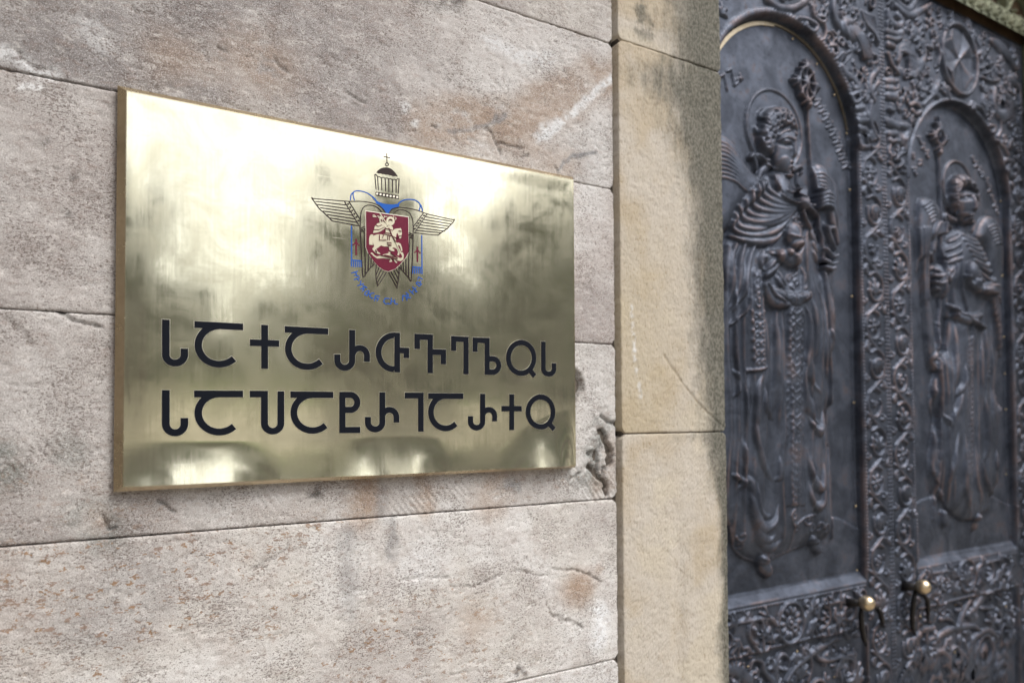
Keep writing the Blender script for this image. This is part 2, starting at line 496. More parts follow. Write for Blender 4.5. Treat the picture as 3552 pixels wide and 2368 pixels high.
def lerp(a, b, t): return a*(1-t[..., None]) + np.array(b)*t[..., None]

def stone_surface(X, Z, row, seed):
    """relief (out of the wall, metres) and colour of a block face"""
    lo = fbm(X, Z, 5, 5, 40+row); me = fbm(X, Z*1.7, 22, 4, 60+row); hi = fbm(X, Z*1.5, 95, 3, 80+row)
    base = {0: (.47,.415,.36), 1: (.425,.365,.325), 2: (.455,.385,.345), 3: (.475,.42,.375), 4: (.54,.485,.425), 5: (.50,.455,.42)}.get(row, (.47,.41,.36))
    col = np.ones(X.shape + (3,))*np.array(base)
    col = lerp(col, (.33,.275,.25), .75*smooth01(.5, .66, lo)*(1.0 if row < 4 else .6))
    col = lerp(col, (.64,.60,.56), .75*smooth01(.48, .32, lo))
    col = lerp(col, (.40,.32,.28), .35*smooth01(.5, .7, me))
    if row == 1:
        col = lerp(col, (.24,.21,.20), .92*smooth01(.58, .02, X + .25*(me-.5)))  # greyer stone leftwards, with the dimmer light there also painted into the colour
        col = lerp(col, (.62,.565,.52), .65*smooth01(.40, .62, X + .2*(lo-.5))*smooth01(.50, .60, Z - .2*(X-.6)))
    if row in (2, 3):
        col = lerp(col, (.34,.295,.27), .65*smooth01(.34, -.08, X + .3*(me-.5)))  # light falling off to the left, painted into the stone colour
    if row == 3:
        col = lerp(col, (.565,.53,.485), .6*smooth01(.70, .78, X))
    h = .0012*(lo-.5) + .0016*(me-.5) + .0011*(hi-.5)
    pits = smooth01(.66, .78, fbm(X, Z*2.0, 120, 3, 9+row)); h = h - .0014*pits
    if row == 3:   # saw marks left by the mason
        u = X*.80 + Z*.60
        mk = smooth01(.45, .62, fbm(X, Z, 6, 3, 31))*smooth01(.0, -.08, Z)
        h = h + .0011*np.sin(u*2*math.pi/.0095 + 9*lo)*mk
    jx = (fbm(X, Z, 60, 3, 201)-.5)*.010; jz = (fbm(X, Z, 60, 3, 207)-.5)*.010
    for kind, pts, r, s in FEAT:
        pad = r*3 + .012
        if pts[:,0].max() < X.min()-pad or pts[:,0].min() > X.max()+pad or pts[:,1].max() < Z.min()-pad or pts[:,1].min() > Z.max()+pad: continue
        soft = 1.0 if kind in ('crack', 'cavity') else 2.2
        jit = 1.1 if kind in ('crack', 'cavity') else 1.6
        if len(pts) == 1: d = np.hypot(X+jx*jit-pts[0,0], Z+jz*jit-pts[0,1])
        else: d, _, _ = seg_dist(X+jx*jit, Z+jz*jit, pts)
        if kind == 'crack':
            f = smooth01(r*1.6, r*.3, d + .0018*(hi-.5)); h = h - .0025*s*f; col = lerp(col, PAL['crack'], .62*s*f)
        elif kind == 'cavity':
            f = smooth01(r*1.7, r*.4, d + .004*(hi-.5)); h = h - .0052*s*f; col = lerp(col, PAL['cavity'], np.clip(.75*s*f, 0, .93))
        elif kind == 'crumb':
            f = smooth01(r*1.5, r*.3, d); h = h + f*.004*(hi-.62) - .0015*f; col = lerp(col, PAL['green'], f*.5*smooth01(.52, .62, hi))
        else:
            nz = {'white': hi, 'dark': hi}.get(kind, me)
            f = smooth01(r*soft, r*.15, d)*smooth01(.26, .58, nz*.6 + hi*.4 + .1); col = lerp(col, PAL[kind], min(1, s*1.35)*f)
    lum = (col*np.array([.3,.55,.15])).sum(-1, keepdims=True); col = (lum + (col-lum)*.72)*np.array([.968, 1.008, 1.045])*({0: 1.12, 1: 1.04, 2: 1.16, 3: 1.16}.get(row, 1.27))
    fleck = {3: .35, 4: 1.0, 5: .7}.get(row, .0)*smooth01(.38, .52, lo*.5 + .5*fbm(X, Z, 9, 3, 77))
    if row == 3: fleck = fleck*smooth01(-.02, -.1, Z)
    if row == 4: fleck = fleck*smooth01(.85, .40, X)
    return h, col, fleck

def stone_block(x0, x1, z0, z1, row, parent, step, mat=None, y0=0.0, gap=.0007, rough=.0011, surf=None, right_wear=0.0, depth=.09):
    mat = mat or MAT_STONE
    X, Z, F = grid(x0+gap, x1-gap, z0+gap, z1-gap, step)
    seed = int(abs(x0*37 + z0*91)*10) % 50
    extra = {}
    if surf is None:
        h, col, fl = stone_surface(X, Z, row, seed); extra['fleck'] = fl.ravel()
    else:
        h, col, ms = surf(X, Z, row); extra['moss'] = ms.ravel()
    e = np.minimum(np.minimum(X-x0, x1-X), np.minimum(Z-z0, z1-Z))
    chip = fbm(X, Z, 70, 3, seed)
    er = rough*(.5 + 2.4*smooth01(.52, .75, chip))
    h = h - .0032*np.clip(1 - e/(er+.0008), 0, 1)**2
    c = fbm(X, Z, 150, 2, seed+3)-.5
    Xj, Zj = X.copy(), Z.copy()
    jit = .0024
    Xj[:, 0] += np.abs(c[:, 0])*jit*(1.6 - 1.1*right_wear); Xj[:, -1] -= np.abs(c[:, -1])*jit*1.6 + right_wear*.004*fbm(X, Z, 14, 3, 5)[:, -1]
    Zj[0, :] += np.abs(c[0, :])*.0020; Zj[-1, :] -= np.abs(c[-1, :])*.0020
    for (cx, cz, sx, sz) in ((x0, z0, 1, 1), (x1, z0, -1, 1), (x0, z1, 1, -1), (x1, z1, -1, -1)):   # rounded corners
        rr = np.hypot(X-cx, Z-cz); k = smooth01(.012, .0, rr)*.0045
        Xj += sx*k; Zj += sz*k
    V = np.stack([Xj.ravel(), (y0 - h).ravel(), (Zj+EYE).ravel()], -1)
    nz, nx = X.shape; idx = np.arange(nx*nz).reshape(nz, nx)
    ring = np.concatenate([idx[0, :], idx[1:, -1], idx[-1, -2::-1], idx[-2:0:-1, 0]])
    back = V[ring].copy(); back[:, 1] = y0 + depth
    n0 = len(V); m = len(ring); j = np.arange(m)
    side = np.stack([ring, n0 + j, n0 + (j+1) % m, ring[(j+1) % m]], -1)
    V = np.vstack([V, back]); Fa = np.vstack([F, side])
    colr = np.vstack([col.reshape(-1, 3), col.reshape(-1, 3)[ring]*.9])
    for k in list(extra): extra[k] = np.concatenate([extra[k], extra[k][ring]])
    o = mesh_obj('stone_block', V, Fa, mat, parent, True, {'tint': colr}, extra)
    return o

wall = tag(empty('stone_wall', (0.3, 0, 0)), 'mottled pinkish cream stone block wall carrying the brass plaque', 'wall')
ROWZ = [1.046, .7477, .4531, .1430, -.161, -.4740, -.785]
JX = .8885
for i in range(6):
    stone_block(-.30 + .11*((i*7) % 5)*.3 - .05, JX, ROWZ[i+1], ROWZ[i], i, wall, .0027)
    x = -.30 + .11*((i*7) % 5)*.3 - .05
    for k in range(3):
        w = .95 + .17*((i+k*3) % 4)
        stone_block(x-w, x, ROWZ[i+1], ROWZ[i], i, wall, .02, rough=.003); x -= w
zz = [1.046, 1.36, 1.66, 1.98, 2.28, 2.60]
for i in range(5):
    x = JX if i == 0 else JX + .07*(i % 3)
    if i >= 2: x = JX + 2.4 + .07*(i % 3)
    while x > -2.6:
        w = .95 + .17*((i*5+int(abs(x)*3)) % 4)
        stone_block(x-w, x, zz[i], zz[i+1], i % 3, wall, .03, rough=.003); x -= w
zz = [-.785, -1.09, -1.38, -1.60]
for i in range(3):
    x = JX
    while x > -2.6:
        w = .95 + .17*((i*5+int(abs(x)*3)) % 4)
        stone_block(x-w, x, zz[i+1], zz[i], 4 + i % 2, wall, .03, rough=.003); x -= w
for i in range(7):
    zt = [1.66, 1.20, .74, .28, -.18, -.64, -1.10, -1.60]
    stone_block(3.262, 3.262+1.0+.1*(i % 3), zt[i+1], zt[i], i % 5, wall, .03, rough=.003)
    stone_block(3.262+1.0+.1*(i % 3), 5.6, zt[i+1], zt[i], (i+2) % 5, wall, .03, rough=.003)
mb = box('mortar_bed', (-3.6, .010, 0), (JX+.004, .35, EYE+2.6), MAT_MORTAR, wall)
box('mortar_bed', (JX+.004, .05, EYE+1.66), (3.2, .35, EYE+2.6), MAT_MORTAR, wall)
box('mortar_bed', (3.262, .010, 0), (5.6, .35, EYE+2.6), MAT_MORTAR, wall)

# ---------------------------------------------------------------- door jamb of yellow sandstone
JB = .8935; JE = 1.1865; JY = -.0095
CJ = crop(1900, 1200, 1.343, D_WALL+JY); CJ2 = crop(2100, 0, 2.613, D_WALL+JY); CJ3 = crop(1900, 500, 1.96, D_WALL+JY)
JWHITE = CJ3([(570,1100),(575,1220),(595,1420)]); JWHITE2 = CJ([(400,20),(415,120),(432,235)])
JDARK = CJ2([(330,20),(300,110),(360,180),(280,240),(350,300),(410,270)])
JSCR = CJ([(540,40),(640,190),(720,285),(832,385)])
def jamb_surface(X, Z, row):
    lo = fbm(X, Z, 7, 4, 140+row); me = fbm(X, Z, 40, 4, 150+row); hi = fbm(X, Z, 150, 3, 160+row)
    col = np.ones(X.shape+(3,))*np.array((.555, .51, .445))
    col = lerp(col, (.43,.335,.20), .5*smooth01(.5, .7, lo)); col = lerp(col, (.60,.54,.42), .5*smooth01(.48, .33, lo))
    col = lerp(col, (.45,.37,.22), .5*smooth01(.5, .15, Z)*smooth01(1.15, .9, X)*(1 if row == 1 else 0))
    # weathered dark band along the arris, wavering with height, thinner on the lower block
    er = JE - X
    w = .072 + .030*(fbm(Z*0+3.1, Z, 4, 3, 12)-.5)*2 + (.05*smooth01(.35, .75, Z)) - .035*smooth01(-.03, -.2, Z)
    w = w + .10*smooth01(.09, .0, np.abs(Z-.72))*smooth01(.0, .1, .757-Z)
    w = w + .018*(me-.5) + .04*(lo-.5)
    moss = smooth01(w*2.1, w*.20, er)
    moss = moss*(1 - .38*smooth01(-.04, -.12, Z)*smooth01(0, .07, er))
    dd_, _, _ = seg_dist(X, Z, JDARK); moss = np.maximum(moss, .62*smooth01(.034, .004, dd_)*smooth01(.35, .6, me))
    moss = np.maximum(moss, .45*smooth01(.05, 0, -.034-Z)*smooth01(-.034, -.036, Z)*smooth01(.95, 1.12, X))
    for P_ in (JWHITE, JWHITE2):
        d, _, _ = seg_dist(X, Z, P_); col = lerp(col, (.70,.70,.69), .8*smooth01(.007, .001, d)*smooth01(.42, .58, hi))
    edge = smooth01(.0, .012, X-JB)
    h = .002*(lo-.5) + .0022*(me-.5)*smooth01(.004, .035, X-JB) + .0018*(hi-.5)
    h = h - .003*smooth01(.05, 0, er)*(fbm(X, Z, 18, 3, 33)) 
    if row == 2:
        u = X*.64 - Z*.77; mk = smooth01(.5, .66, fbm(X, Z, 8, 3, 35))
        h = h + .0006*np.sin(u*2*math.pi/.0085)*mk
        h = h - .005*smooth01(.03, .0, np.abs(X-1.05+.02*lo))*smooth01(-.1, -.3, Z)*.6
    d, _, _ = seg_dist(X, Z, JSCR); f = smooth01(.0030, .0008, d); h = h - .002*f; col = lerp(col, (.28,.22,.14), .5*f)
    return h, col, moss

jamb = tag(empty('door_jamb', ((JB+JE)/2, .1, 0)), 'yellow sandstone door jamb with dark weathered edge, between the plaque wall and bronze door', 'door jamb')
for row, (a, b, st) in enumerate(((1.36, .757, .003), (.757, -.034, .0027), (-.034, -.92, .003), (-.92, -1.60, .02))):
    stone_block(JB, JE, b, a, row, jamb, st, MAT_SAND, JY, gap=.0009, surf=jamb_surface, right_wear=1.0, depth=.32, rough=.0016)
box('mortar_bed', (JB+.006, JY+.008, 0), (JE-.012, .33, EYE+1.36), MAT_MORTAR, jamb)
rj = tag(empty('door_jamb', (3.1, .1, 0)), 'yellow sandstone door jamb on the far side of the bronze door, out of the picture', 'door jamb')
for row, (a, b) in enumerate(((1.36, .6), (.6, -.2), (-.2, -.95), (-.95, -1.60))):
    stone_block(2.972, 3.26, b, a, 5, rj, .02, MAT_SAND, JY, surf=lambda X, Z, r: (X*0, np.ones(X.shape+(3,))*np.array((.52,.44,.31)), X*0+.1), depth=.32)
li = tag(empty('door_lintel', (2.07, .1, EYE+1.5)), 'long sandstone lintel over the bronze door, above the picture', 'lintel')
for k in range(3):
    stone_block(JB+k*.79, JB+(k+1)*.79, 1.66, 1.92, 5, li, .03, MAT_SAND, JY, surf=lambda X, Z, r: (X*0, np.ones(X.shape+(3,))*np.array((.52,.44,.31)), X*0+.2), depth=.32)
stone_block(JB, JE, 1.362, 1.66, 5, li, .02, MAT_SAND, JY, surf=lambda X, Z, r: (X*0, np.ones(X.shape+(3,))*np.array((.52,.44,.31)), X*0+.4), depth=.32)
stone_block(2.972, 3.26, 1.362, 1.66, 5, li, .02, MAT_SAND, JY, surf=lambda X, Z, r: (X*0, np.ones(X.shape+(3,))*np.array((.52,.44,.31)), X*0+.4), depth=.32)

# ---------------------------------------------------------------- brass plaque
PX0, PX1, PZ0, PZ1 = .0306, .7775, -.0907, .4500
CH, THK, CDEP = .0105, .0175, .0075     # chamfer width, thickness, chamfer depth
PD = D_WALL - THK
plaque = tag(empty('brass_plaque', ((PX0+PX1)/2, 0, EYE+PZ0)), 'polished brass plaque engraved with a winged crest and two lines of black letters', 'plaque')

def plate_h(X, Z):
    """how far the slightly dished sheet bulges out of true"""
    u = (X-PX0)/(PX1-PX0)
    lob = np.zeros_like(X)
    for cx, wd in ((.125, .12), (.42, .105), (.74, .14)):
        lob = np.maximum(lob, smooth01(wd, wd*.25, np.abs(X-cx)))
    z0 = -.030 + .045*smooth01(.60, .78, X)
    t = np.clip((z0 - Z)/(z0 - PZ0), 0, 1)
    h = (z0-PZ0)*(.045*t*t + .085*lob*t**1.3)
    h = h*smooth01(0, .05, PX1-X)
    e = np.minimum(np.minimum(X-PX0, PX1-X), PZ1-Z)
    g = .0006*np.sin(u*7.3+1)*np.sin((Z+.1)*9) + .0007*(fbm(X, Z, 7, 2, 301)-.5)
    return h + g*smooth01(0, .03, np.minimum(e, Z-PZ0))

X, Z, F = grid(PX0, PX1, PZ0, PZ1, .0035)
h = plate_h(X, Z)
face = mesh_obj('face_plate', np.stack([X.ravel(), (-THK-h).ravel(), (Z+EYE).ravel()], -1), F, MAT_BRASS, plaque)
def rim(a, b, c, d):   # a,b face edge ; c,d outer edge (x,z)
    y0, y1, y2 = -THK-.0004, -THK+CDEP, -.001
    def inn(p, q, k):  return (p[0]+(q[0]-p[0])*k, p[1]+(q[1]-p[1])*k)
    n = 48; V, F_ = [], []
    for i in range(n+1):
        k = i/n
        p = inn(a, b, k); o_ = inn(c, d, k)
        hh = float(plate_h(np.array([p[0]]), np.array([p[1]]))[0])
        V += [(p[0], y0-hh+.0015, p[1]+EYE), (p[0], y0-hh, p[1]+EYE), (o_[0], y1-hh*.6, o_[1]+EYE), (o_[0], y2, o_[1]+EYE)]
    for i in range(n):
        for j in range(3): F_.append((4*i+j, 4*i+j+1, 4*i+j+5, 4*i+j+4))
    return mesh_obj('rim_strip', V, F_, MAT_RIM, plaque, smooth=False)
q = [(PX0+.0008, PZ0+.0008), (PX1-.0008, PZ0+.0008), (PX1-.0008, PZ1-.0008), (PX0+.0008, PZ1-.0008)]
w = [(PX0-CH, PZ0-CH*.62), (PX1+CH*.30, PZ0-CH*.42), (PX1+CH*.35, PZ1+CH*.72), (PX0-CH, PZ1+CH*.72)]
for k in range(4): rim(q[k], q[(k+1) % 4], w[k], w[(k+1) % 4])

def ribbon(name, pts, width, mat, parent, off=.0006, closed=False, cap=True):
    """flat inlay strip along a polyline (metres, in the plaque's plane) that follows the plate"""
    p = np.asarray(pts, float)
    keep = np.concatenate([[True], np.hypot(*np.diff(p, axis=0).T) > 2.5e-4]); p = p[keep]
    # resample so that the strip follows the plate
    out = [p[0]]
    for a, b in zip(p[:-1], p[1:]):
        n = max(1, int(np.hypot(*(b-a))/.006))
        for k in range(1, n+1): out.append(a+(b-a)*k/n)
    p = np.array(out)
    n = len(p)
    t = np.zeros_like(p)
    seg = np.diff(p, axis=0); sl = np.hypot(seg[:,0], seg[:,1])[:, None] + 1e-12; seg = seg/sl
    L_, R_ = [], []
    for i in range(n):
        if closed: a = seg[(i-1) % (n-1)]; b = seg[i % (n-1)]
        else: a = seg[max(i-1, 0)]; b = seg[min(i, n-2)]
        m = a+b; m = m/(np.hypot(*m)+1e-9)
        nn = np.array([-m[1], m[0]]); na = np.array([-a[1], a[0]])
        k = 1/max(.45, float(nn@na))
        wd = width if not hasattr(width, '__len__') else np.interp(i/(n-1), np.linspace(0, 1, len(width)), width)
        L_.append(p[i]+nn*wd/2*k); R_.append(p[i]-nn*wd/2*k)
    A = np.array(L_+R_)
    y = -THK - plate_h(A[:,0], A[:,1]) - off
    V = np.stack([A[:,0], y, A[:,1]+EYE], -1)
    F = [(i, n+i, n+i+1, i+1) for i in range(n-1)]
    # thin side walls so that it is a solid inlay
    nb = len(V); V = np.vstack([V, V + np.array([0, off+.0003, 0])])
    F += [(i, i+1, nb+i+1, nb+i) for i in range(n-1)] + [(n+i+1, n+i, nb+n+i, nb+n+i+1) for i in range(n-1)]
    F += [(0, nb, nb+n, n), (n-1, 2*n-1, nb+2*n-1, nb+n-1)]
    return V, F

def inlay(name, strokes, mat, parent, off=.0006, label=None):
    """several strokes joined into one inlay"""
    VV, FF = [], []; k = 0
    for i, (pts, wd) in enumerate(strokes):
        V, F = ribbon(name, pts, wd, mat, parent, off + .00004*i)
        FF += [tuple(a+k for a in f) for f in F]; k += len(V); VV.append(V)
    o = mesh_obj(name, np.vstack(VV), FF, mat, parent, smooth=False)
    if label: o['label'] = label
    return o

def fill(name, poly, mat, parent, off=.0005, holes=(), label=None):
    from mathutils.geometry import tessellate_polygon
    loops = [poly] + list(holes)
    pts = [Vector((p[0], 0, p[1])) for lp in loops for p in lp]
    tr = tessellate_polygon([[Vector((p[0], p[1], 0)) for p in lp] for lp in loops])
    A = np.array([(p.x, p.z) for p in pts])
    y = -THK - plate_h(A[:,0], A[:,1]) - off
    V = np.stack([A[:,0], y, A[:,1]+EYE], -1); n = len(V)
    V = np.vstack([V, V + np.array([0, off+.0003, 0])])
    F = []
    for t in tr:
        a, b, c = (A[i] for i in t)
        s = (b[0]-a[0])*(c[1]-a[1]) - (b[1]-a[1])*(c[0]-a[0])
        F.append(tuple(t) if s > 0 else tuple(t)[::-1])
    k = 0
    for lp in loops:
        m = len(lp)
        F += [(k+i, k+(i+1) % m, n+k+(i+1) % m, n+k+i) for i in range(m)]; k += m
    o = mesh_obj(name, V, F, mat, parent, smooth=False)
    if label: o['label'] = label
    return o

def arc(cx, cy, rx, ry, a0, a1, n=22):
    t = np.radians(np.linspace(a0, a1, n))
    return [(cx+rx*math.cos(a), cy+ry*math.sin(a)) for a in t]

B = crop(500, 1050, 3.136, PD); Cc = crop(1150, 1100, 2.767, PD)
W = .0098
LETTERS = [
 (B, [[(235,183),(235,565)] + arc(336,565,101,90,180,0) + [(437,497)]]),
 (B, [[(545,236),(1077,263)], arc(815,460,228,208,268,45)]),
 (B, [[(1310,240),(1310,717)], [(1148,432),(1468,443)]]),
 (B, [[(1528,288),(2003,312)], arc(1775,498,208,197,268,45)]),
 (Cc, [[(198,121),(198,412)] + arc(127,412,71,72,0,180) + [(55,355)], [(199,345)] + arc(270,368,70,72,198,360) + [(340,427)]]),
 (Cc, [[(602,175)] + arc(600,336,149,162,270,90,30) + [(602,499)], [(630,147),(630,528)], [(630,317),(718,320),(718,392)]]),
 (Cc, [[(822,305),(822,187),(947,192),(947,537)], [(947,333),(1073,335),(1073,452)]]),
 (Cc, [[(1171,322),(1171,208),(1290,213),(1290,547)]]),
 (Cc, [[(1377,332),(1377,220),(1492,224),(1492,552)], [(1492,398)] + arc(1545,462,58,64,270,450) + [(1492,526)]]),
 (Cc, [arc(1818,390,123,147,60,420,40), [(1895,500),(1946,567)]]),
 (Cc, [[(2030,233),(2030,495)] + arc(2081,495,51,50,180,0) + [(2131,440)]]),
 (B, [[(235,948),(235,1315)] + arc(336,1315,101,97,180,0) + [(437,1252)]]),
 (B, [[(543,990),(1075,990)], arc(815,1197,228,207,268,45)]),
 (B, [[(1148,991),(1308,991),(1308,1310)] + arc(1397,1310,89,84,180,0) + [(1487,960)]]),
 (B, [[(1590,996),(2058,1000)], arc(1830,1194,203,194,268,45)]),
 (Cc, [[(104,715),(104,1110)], [(104,1081),(275,1079)], [(104,744),(178,744)] + arc(180,816,67,72,270,450) + [(104,888)]]),
 (Cc, [[(488,718),(488,1005)] + arc(419,1008,69,66,0,180) + [(350,955)], [(489,925)] + arc(555,958,68,71,200,360) + [(623,1010)]]),
 (Cc, [[(703,750),(857,750),(857,1097)]]),
 (Cc, [[(928,755),(1263,756)], arc(1093,910,140,155,268,45)]),
 (Cc, [[(1449,733),(1449,1000)] + arc(1391,1000,58,59,0,180) + [(1333,948)], [(1450,925)] + arc(1507,948,57,62,200,360) + [(1564,998)]]),
 (Cc, [[(1727,737),(1727,1082)], [(1630,876),(1822,876)]]),
 (Cc, [arc(2003,907,120,143,60,420,40), [(2078,1012),(2128,1075)]]),
]
for i, (c, st) in enumerate(LETTERS):
    S_ = [(c(s), W) for s in st]
    o = inlay('letter', S_, MAT_BLACK, plaque, .0009)
    S2 = []
    for s, wd in S_:      # the bright etched outline shows a hair's breadth round each letter
        a = s[0] + (s[0]-s[1])/np.hypot(*(s[0]-s[1]))*.0006; b = s[-1] + (s[-1]-s[-2])/np.hypot(*(s[-1]-s[-2]))*.0006
        S2.append((np.vstack([a[None], s, b[None]]), W+.0010))
    inlay('etched_outline', S2, MAT_EDGE, o, .0003)

# crest
E1 = crop(1060, 520, 5.2267, PD); E2 = crop(1300, 520, 5.2267, PD); E3 = crop(1200, 740, 5.2267, PD); E4 = crop(1240, 720, 6.535, PD); A1 = crop(1000, 480, 2.529, PD)
mm = .001
def S1(c, pts, w, smooth=True, n=6): return (spl(c(pts), n) if smooth and len(pts) > 2 else c(pts), w)
def disc(c, x, y, r, n=14): return c(arc(x, y, r, r, 0, 360*(n-1)/n, n)[::-1])
crest = face
inlay('crest_cross', [S1(E2, [(215,68),(218,238)], 1.35*mm), S1(E2, [(158,124),(274,148)], 1.2*mm), (E2(arc(218,268,26,28,0,360,20)), 1.3*mm)], MAT_BROWN, plaque)
fill('crest_dome', E2([(412,488),(380,478),(350,478),(325,486),(305,470),(285,464),(262,468),(245,456),(220,450),(200,460),(180,446),(160,440),(140,450),(120,436),(95,428),(75,436),(55,426),(25,412),(55,375),(100,342),(150,325),(210,320),(265,333),(320,368),(370,420),(398,462)]), MAT_BROWN, plaque)
st = [S1(E2, [(-2,447),(20,452),(48,485),(80,490),(118,510),(150,500),(185,520),(215,512),(250,530),(280,524),(318,545),(350,535),(385,545),(410,529),(445,535)], 1.3*mm)]
for a, b in (((-2,450),(22,722)), ((48,490),(62,730)), ((120,512),(124,738)), ((185,522),(196,750)), ((250,530),(254,762)), ((318,545),(322,775)), ((383,548),(385,782)), ((436,540),(424,790))):
    st.append(S1(E2, [a, b], 1.35*mm))
inlay('crest_crown', st, MAT_BROWN, plaque)
band = inlay('crest_band', [S1(E2, [(14,797),(430,862)], 6.0*mm)], MAT_BROWN, plaque)
for x, y in ((38,800),(99,811),(160,822),(221,832),(281,842),(341,850),(401,860)): fill('crest_jewel', disc(E2, x, y, 19), MAT_EDGE, band, .0009)
fill('crest_mantle', E2([(-35,880),(8,905),(60,940),(130,970),(200,985),(280,992),(350,990),(410,980),(440,975),(435,1030),(380,1042),(320,1060),(280,1090),(250,1150),(205,1150),(180,1110),(140,1060),(80,1000),(20,970),(15,940)][::-1]), MAT_BLUE, plaque)
inlay('crest_ribbon', [S1(E1, [(1275,915),(1200,845),(1130,795),(1050,762),(960,746),(895,752),(850,785),(820,825),(812,915)], [2.4*mm,1.6*mm,1.6*mm,1.9*mm,1.5*mm]), S1(E1, [(862,775),(862,840),(885,918)], 1.5*mm),
    S1(E2, [(410,995),(440,965),(500,922),(570,904),(640,901),(720,912),(780,945),(820,990),(850,1050),(862,1115)], [2.4*mm,1.6*mm,2*mm,1.7*mm]), S1(E2, [(815,985),(820,1040),(800,1098)], 1.7*mm)], MAT_BLUE, plaque)
for v, hz, fr, y0, y1 in (([(98,225),(100,965)], [(100,845),(280,862)], (138,176,214,250,282), 862, 975), ([(1372,395),(1378,1100)], [(1205,968),(1375,985)], (1208,1243,1276,1310,1345), 978, 1090)):
    inlay('crest_scarf', [S1(E3, v, 1.75*mm), S1(E3, hz, 1.5*mm)] + [S1(E3, [(x, y0), (x, y1)], 1.35*mm) for x in fr], MAT_BLUE, plaque)
inlay('crest_arrow', [S1(E3, [(183,465),(183,757)], 2.7*mm), S1(E3, [(120,580),(183,520),(243,592)], 1.9*mm, False)], MAT_RED, plaque)
inlay('crest_arrow', [S1(E3, [(1293,605),(1295,882)], 2.6*mm), S1(E3, [(1240,718),(1293,662),(1350,728)], 1.9*mm, False)], MAT_RED, plaque)
lw = 1.25*mm
st = [S1(E1, [(108,862),(160,885),(400,905),(600,922),(800,935),(980,935),(1120,948),(1240,975),(1340,1025),(1410,1085),(1448,1145)], lw), S1(E1, [(108,862),(150,930),(200,1000),(260,1080),(320,1130),(370,1180),(430,1235),(480,1290)], lw*1.3), S1(E1, [(480,1290),(540,1300),(980,1382)], lw)]
for a, b in (((180,935),(735,1000)), ((215,992),(770,1068)), ((265,1050),(820,1128)), ((320,1110),(860,1190)), ((390,1175),(900,1252)), ((445,1235),(940,1315)), ((705,940),(962,1362)), ((785,940),(985,1260))): st.append(S1(E1, [a, b], lw))
st += [S1(E1, [(1380,1135),(1330,1075),(1260,1025),(1160,1003),(1080,1020),(1030,1070),(1000,1160),(990,1300),(985,1400)], lw), S1(E3, [(253,250),(262,400),(285,800),(300,1100),(315,1155)], lw*1.1), S1(E3, [(330,320),(343,700),(350,1090),(315,1155)], lw*1.1),
       S1(E3, [(262,272),(345,238)], lw), S1(E3, [(268,335),(345,312)], lw)]
for x, y in ((770,983),(808,1045),(845,1103),(881,1162),(920,1220),(960,1284)): st.append((E1([(x-13, y), (x+13, y)]), 2.2*mm))
for x, y in ((290,298),(335,284)): st.append((E3([(x-12, y), (x+12, y)]), 2.2*mm))
inlay('crest_wing', st, MAT_BROWN, plaque)
st = [S1(E2, [(335,1165),(390,1110),(470,1088),(560,1105),(630,1150),(670,1220),(690,1320),(692,1540)], lw), S1(E2, [(255,1155),(310,1080),(390,1050),(480,1045),(620,1065),(760,1095),(940,1160),(1150,1210),(1390,1262),(1445,1258)], lw),
      S1(E2, [(1445,1258),(1420,1310),(1390,1345),(1350,1385),(1310,1430),(1240,1475),(1190,1510),(1150,1545)], lw*1.3), S1(E2, [(1150,1545),(1040,1540),(715,1503)], lw)]
for a, b in (((930,1215),(1400,1300)), ((895,1265),(1385,1345)), ((865,1312),(1345,1388)), ((830,1360),(1320,1430)), ((790,1412),(1270,1475)), ((755,1460),(1210,1505)), ((880,1145),(695,1400)), ((950,1160),(715,1505))): st.append(S1(E2, [a, b], lw))
st += [S1(E3, [(1215,380),(1208,700),(1195,1000),(1180,1235)], lw*1.1), S1(E3, [(1150,440),(1138,800),(1138,1150),(1180,1235)], lw*1.1), S1(E3, [(1138,348),(1212,392)], lw), S1(E3, [(1138,425),(1205,455)], lw)]
for x, y in ((893,1192),(858,1240),(825,1286),(790,1331),(758,1377),(722,1430)): st.append((E2([(x-13, y), (x+13, y)]), 2.2*mm))
for x, y in ((1147,395),(1185,415)): st.append((E3([(x-12, y), (x+12, y)]), 2.2*mm))
inlay('crest_wing', st, MAT_BROWN, plaque)
st = []
for p in ([(350,1100),(395,1045),(440,990),(490,945),(530,915)], [(410,725),(405,1045)], [(460,810),(448,985)], [(503,870),(485,940)], [(412,725),(395,1040),(365,1095)],
          [(553,925),(540,1040),(545,1180),(575,1315),(735,1065)], [(600,975),(550,1110)], [(640,1010),(558,1190)], [(685,1045),(572,1250)],
          [(770,1065),(925,1345),(942,1250),(965,1100),(960,960)], [(815,1055),(935,1270)], [(870,1020),(948,1190)], [(905,1000),(962,1100)],
          [(965,970),(985,1000),(1040,1055),(1090,1115),(1138,1168)], [(1035,880),(1045,1055)], [(1085,820),(1090,1110)], [(995,930),(1010,1010)]):
    st.append(S1(E3, p, lw, False))
inlay('crest_tail_feathers', st, MAT_BROWN, plaque)
SH = [(188,88),(192,500),(192,900),(240,1030),(360,1210),(480,1340),(600,1420),(700,1445),(850,1390),(960,1290),(1095,1130),(1160,1000),(1152,600),(1145,222)]
cs = E4(SH)
o = fill('crest_shield', cs, MAT_RED, plaque, .0007)
cen = cs.mean(0)
fill('etched_outline', cen + (cs-cen)*1.022, MAT_EDGE, o, .0003)
BR = MAT_RIDER
